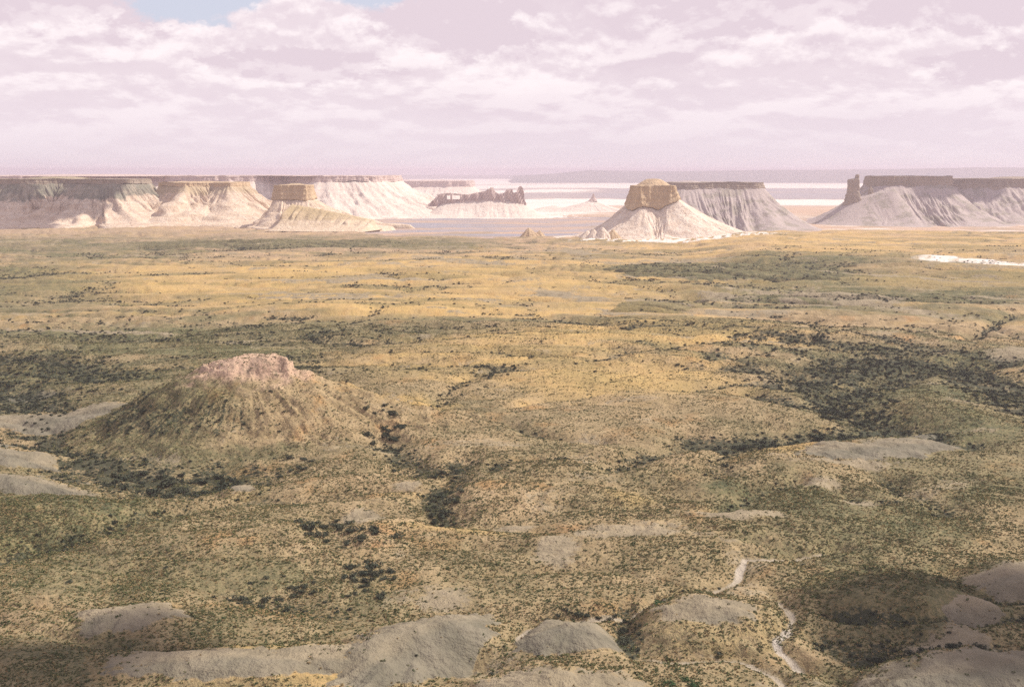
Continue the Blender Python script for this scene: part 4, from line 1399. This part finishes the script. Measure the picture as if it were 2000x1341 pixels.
x, y = sample(560000, 290, 1150)
x2, y2 = sample(190000, 290, 600)
x, y = np.concatenate([x, x2]), np.concatenate([y, y2])
c = full_masks(x, y)
dn = fbm(x / 30, y / 30, 201, 3)
prob = 0.62 * (1 - 0.985 * np.clip(c['bare'] * 1.15, 0, 1) ** 1.5) * (1 - 0.45 * c['gold']) * (0.7 + 0.5 * c['green']) * np.clip(0.75 + 1.2 * dn, 0.1, 1.3)
k = rng.uniform(0, 1, len(x)) < prob
x, y, cc = x[k], y[k], {q: v[k] for q, v in c.items()}
kind = rng.uniform(0, 1, len(x))
isstraw = kind < 0.22
scatter('small_shrubs', SMALL[0], x[~isstraw], y[~isstraw], rng.uniform(0.22, 0.55, (~isstraw).sum()) * np.where(rng.uniform(0, 1, (~isstraw).sum()) < 0.08, 1.9, 1.0), 'small sage-green shrubs speckling the tan steppe')
scatter('dry_grass_tufts', SMALL[1], x[isstraw], y[isstraw], rng.uniform(0.3, 0.7, isstraw.sum()), 'straw-coloured grass tufts between the shrubs')

x, y = sample(560000, 300, 2300)
c = full_masks(x, y)
d_ = np.hypot(x, y)
prob = np.clip(c['thick'] * 1.5 - 0.25, 0, 1) * 0.30
k = rng.uniform(0, 1, len(x)) < prob
x, y, d_ = x[k], y[k], d_[k]
lx, ly = [x], [y]
for poly, dep, hw, bushy in GW:
    for (ax, ay), (bx, by) in zip(poly[:-1], poly[1:]):
        L_ = math.hypot(bx - ax, by - ay)
        n_ = int(L_ * bushy * (0.30 + 0.012 * hw))
        t_ = rng.uniform(0, 1, n_)
        clump = fbm(t_ * L_ / 22, t_ * 0, int(ax) & 255, 2) > -0.12
        t_ = t_[clump]
        k_ = len(t_)
        gx_, gy_ = ax + (bx - ax) * t_, ay + (by - ay) * t_
        r_ = np.hypot(gx_, gy_)
        gx_ = gx_ - 7 * fbm(gx_ / 38, gy_ / 38, 31, 4) * np.clip(r_ / 800, 0.25, 1.6) + rng.normal(0, 0.42 * hw, k_)
        gy_ = gy_ - 7 * fbm(gx_ / 38, gy_ / 38, 41, 4) * np.clip(r_ / 800, 0.25, 1.6) + rng.normal(0, 0.42 * hw, k_)
        keep_ = (np.hypot(gx_, gy_) > 260) & (np.abs(gx_ / gy_) < 0.5)
        lx.append(gx_[keep_])
        ly.append(gy_[keep_])
x, y = np.concatenate(lx), np.concatenate(ly)
d_ = np.hypot(x, y)
sc = rng.uniform(0.7, 1.9, len(x)) * (0.75 + 0.35 * sstep(400, 900, d_))
scatter('dark_shrubs', SMALL[2], x, y, sc, 'dense dark thickets of grey-green shrubs filling the gullies')
NDARK = len(x)

# individual large bushes
BIG = [leaf_cloud('bush_crown', 260, 0.11, 0.8, DARK_LEAF, 31 + i, 6) for i in range(4)]
BIGG = [leaf_cloud('green_bush_crown', 300, 0.11, 0.95, GREEN_LEAF, 51 + i, 6) for i in range(2)]
STEM = stems('bush_stems', WOOD, 3)


def bush_thing(label, group, crown):
    root = link('shrub', None, label=label, cat='shrub', group=group)
    link('crown', crown, root)
    link('stems', STEM, root)
    return root


def pick_labels(label, spots, sizes):
    """name the ones at the ends of a cluster and its biggest; the rest by half"""
    n = len(spots)
    out = [None] * n
    if n == 1:
        return [label]
    bear = [s_[0] / s_[1] for s_ in spots]
    dist = [math.hypot(*s_) for s_ in spots]
    for q, order in (('leftmost', sorted(range(n), key=lambda i: bear[i])), ('rightmost', sorted(range(n), key=lambda i: -bear[i])),
                     ('highest-lying', sorted(range(n), key=lambda i: -dist[i])), ('lowest-lying', sorted(range(n), key=lambda i: dist[i])),
                     ('biggest', sorted(range(n), key=lambda i: -sizes[i]))):
        if out[order[0]] is None:
            out[order[0]] = q + ' ' + label
    mb, md = sorted(bear)[n // 2], sorted(dist)[n // 2]
    return [o or '%s, %s %s side' % (label, 'upper' if dist[i] > md else 'lower', 'left' if bear[i] < mb else 'right') for i, o in enumerate(out)]


def place(label, group, crowns, spots, sizes):
    labels = pick_labels(label, spots, sizes)
    x = np.array([s[0] for s in spots])
    y = np.array([s[1] for s in spots])
    z = surface_z(x, y)
    protos = None
    for i in range(len(spots)):
        if protos is None:
            o = bush_thing(label, group, crowns[i % len(crowns)])
            protos = o
            pc = list(o.children)
        else:
            o = protos.copy()
            COL.objects.link(o)
            for ch in pc:
                cpy = ch.copy()
                COL.objects.link(cpy)
                cpy.parent = o
                if ch.name.startswith('crown'):
                    cpy.data = crowns[i % len(crowns)]
        o['label'] = labels[i]
        o.location = (x[i], y[i], z[i] - 0.05)
        o.rotation_euler = (0, 0, random.uniform(0, 6.28))
        s = sizes[i]
        o.scale = (s * random.uniform(0.9, 1.35), s * random.uniform(0.9, 1.2), s * random.uniform(0.8, 1.1))


def cluster(label, group, cx, cy, rx, ry, n, s0, s1, crowns=BIG, ang=0):
    pts, sz = [], []
    for i in range(n):
        a, r_ = random.uniform(0, 6.28), math.sqrt(random.uniform(0, 1))
        u, v = rx * r_ * math.cos(a), ry * r_ * math.sin(a)
        px = cx + u * math.cos(R(ang)) - v * math.sin(R(ang))
        py = cy + u * math.sin(R(ang)) + v * math.cos(R(ang))
        x_, y_ = G(px, py)
        pts.append((float(x_), float(y_)))
        sz.append(1.25 * random.uniform(s0, s1) * random.choice((0.75, 1, 1, 1.2)))
    place(label, group, crowns, pts, sz)


cluster('dark bush of the dense clump on the tan swell', 'dark bushes of the clump on the tan swell', 645, 1038, 58, 40, 24, 1.1, 2.3)
cluster('dark bush of the loose row on the tan swell', 'loose row of bushes on the tan swell', 725, 1055, 62, 16, 11, 1.2, 2.0, ang=-6)
cluster('dark bush of the patch below the tan swell', 'dark bushes in the patch below the tan swell', 705, 1128, 66, 34, 26, 1.0, 2.1)
cluster('dark bush in the hollow above the long clay ridge', 'low bushes in the brown hollow', 550, 1150, 100, 28, 22, 0.9, 1.7)
cluster('dark bush at the gully junction below the cone-shaped hill', 'dark bushes at the meeting of the gullies', 868, 955, 42, 48, 26, 1.2, 2.4, ang=30)
cluster('dark bush in the thicket beside the cone-shaped hill', 'thicket at the right foot of the cone-shaped hill', 742, 838, 50, 24, 20, 1.3, 2.6)
cluster('dark bush in the valley below the cone-shaped hill', 'bushes in the valley below the cone-shaped hill', 330, 910, 150, 24, 46, 1.4, 2.8)
cluster('dark bush on orange soil near the cone-shaped hill', 'scattered bushes on orange soil', 570, 890, 34, 14, 7, 1.5, 2.2)
cluster('dark bush in the dense thicket of the deep gully', 'bushes of the deep gully thicket', 1560, 842, 150, 16, 50, 1.3, 2.6, ang=-5)
cluster('dark bush on the slope where the deep gully forks', 'bushes where the deep gully forks', 1660, 775, 90, 34, 26, 1.5, 2.8)
cluster('dark bush in the shaded gully above the corner mound', 'bushes in the shaded corner gully', 1830, 1256, 110, 10, 24, 1.0, 1.9)
cluster('dark bush in the narrow gully between two clay mounds', 'bushes between the two clay mounds', 1218, 1215, 10, 34, 13, 0.9, 1.6)
cluster('dark bush lining the thin gully above the sandy wash', 'bushes lining the thin gully', 1140, 1186, 110, 4, 14, 0.8, 1.4)
for (px, py, s, lab) in [(1305, 1338, 1.7, 'bright green bush at the bottom edge, leftmost of three'), (1336, 1330, 1.3, 'bright green bush at the bottom edge, smallest of three'),
                         (1356, 1340, 1.9, 'bright green bush at the bottom edge, rightmost of three'), (1288, 1172, 1.9, 'round dark green bush beside the pale path bend'),
                         (1297, 1282, 0.9, 'small green bush on the sandy track below the broad mound'), (130, 1133, 1.7, 'lone dark bush on the slope above the lone clay mound'),
                         (322, 1110, 1.4, 'lone dark bush left of the brown hollow'), (1405, 1265, 1.2, 'lone dark bush on the brown front of the broad mound'),
                         (1705, 1268, 1.8, 'narrow upright dark bush left of the corner mound')]:
    x_, y_ = G(px, py)
    place(lab, None, BIGG if 'green' in lab else BIG, [(float(x_), float(y_))], [s])

# ------------------------------------------------------------------ overhead clouds out of view, placed for their shade; corner ones are added
def unseen_cloud_mesh():
    g = np.random.default_rng(77)
    co_all, q_all, off = [], [], 0
    ico_n = 24
    th = np.linspace(0, 2 * math.pi, ico_n, endpoint=False)
    ph = np.linspace(-math.pi / 2 + 0.04, math.pi / 2 - 0.04, 12)
    PH, TH = np.meshgrid(ph, th, indexing='ij')
    ALT = 1500.0
    # where shade falls on the ground (px, py, level) and the cloud's half extents in metres
    spots = SHADE
    for (px, py, lvl, rx, ry) in spots:
        gx, gy = G(px, py, lvl)
        s = (ALT - lvl) / SUNV[2]
        cx, cy = gx + SUNV[0] * s, gy + SUNV[1] * s
        for j in range(46):
            a, r_ = g.uniform(0, 6.28), g.uniform(0, 1) ** 0.6 * 0.95
            ux, uy = cx + rx * r_ * math.cos(a), cy + ry * r_ * math.sin(a)
            rr = min(rx, ry) * g.uniform(0.14, 0.34)
            R_ = rr * (1 + 0.35 * fbm(np.cos(PH) * np.cos(TH) * 2 + j, np.cos(PH) * np.sin(TH) * 2 + np.sin(PH) * 1.5, 300 + j, 4) * 2)
            X_ = ux + R_ * np.cos(PH) * np.cos(TH) * 1.25
            Y_ = uy + R_ * np.cos(PH) * np.sin(TH)
            Z_ = ALT + np.maximum(R_ * np.sin(PH) * 0.55, -0.12 * rr)
            n_, m_ = X_.shape
            idx = np.arange(n_ * m_).reshape(n_, m_) + off
            q = np.stack([idx[:-1], np.roll(idx[:-1], -1, 1), np.roll(idx[1:], -1, 1), idx[1:]], -1).reshape(-1, 4)
            co_all.append(np.stack([X_, Y_, Z_], -1).reshape(-1, 3))
            q_all.append(q)
            off += n_ * m_
    return mesh_from('unseen_clouds', np.concatenate(co_all), np.concatenate(q_all))


SHADE = [(40, 440, 0, 150, 200), (-60, 1310, 0, 70, 50), (2200, 1240, 0, 85, 60), (1400, 400, 20, 190, 150), (1790, 395, 30, 330, 190),  # lower-corner entries are added clouds that darken the edges
         (915, 398, 0, 130, 150)]
if SHADE:
    cm = unseen_cloud_mesh()
    mt = bpy.data.materials.new('cloud_white')
    mt.use_nodes = True
    b_ = mt.node_tree.nodes['Principled BSDF']
    b_.inputs['Base Color'].default_value = (0.85, 0.82, 0.83, 1)
    b_.inputs['Roughness'].default_value = 1.0
    cm.materials.append(mt)
    link('unseen_clouds', cm, label='white clouds out of view overhead, some added to darken the corners', kind='stuff')

# ------------------------------------------------------------------ haze
HZ = 62000.0
verts = [(sx * HZ, sy, sz) for sx in (-1, 1) for sy in (-3000.0, HZ) for sz in (LOW - 30.0, CAMZ + 60.0)]
hm = bpy.data.meshes.new('haze')
hm.from_pydata(verts, [], [(0, 1, 3, 2), (4, 6, 7, 5), (0, 4, 5, 1), (2, 3, 7, 6), (0, 2, 6, 4), (1, 5, 7, 3)])
hmat = bpy.data.materials.new('haze_air')
hmat.use_nodes = True
for n in list(hmat.node_tree.nodes):
    hmat.node_tree.nodes.remove(n)
hk = NT(hmat.node_tree)
pv = hk.new('ShaderNodeVolumePrincipled')
pv.inputs['Color'].default_value = (0.67, 0.61, 0.71, 1)
pv.inputs['Density'].default_value = 6.3e-5
pv.inputs['Anisotropy'].default_value = 0.2
ho = hk.new('ShaderNodeOutputMaterial')
hk.link(pv.outputs[0], ho.inputs['Volume'])
hm.materials.append(hmat)
link('haze', hm, label='thin dusty air fading the distance', kind='stuff')
tris = sum(len(m.polygons) for m in bpy.data.meshes)
print('polys', tris, 'dark shrubs', NDARK, 'objects', len(COL.objects))
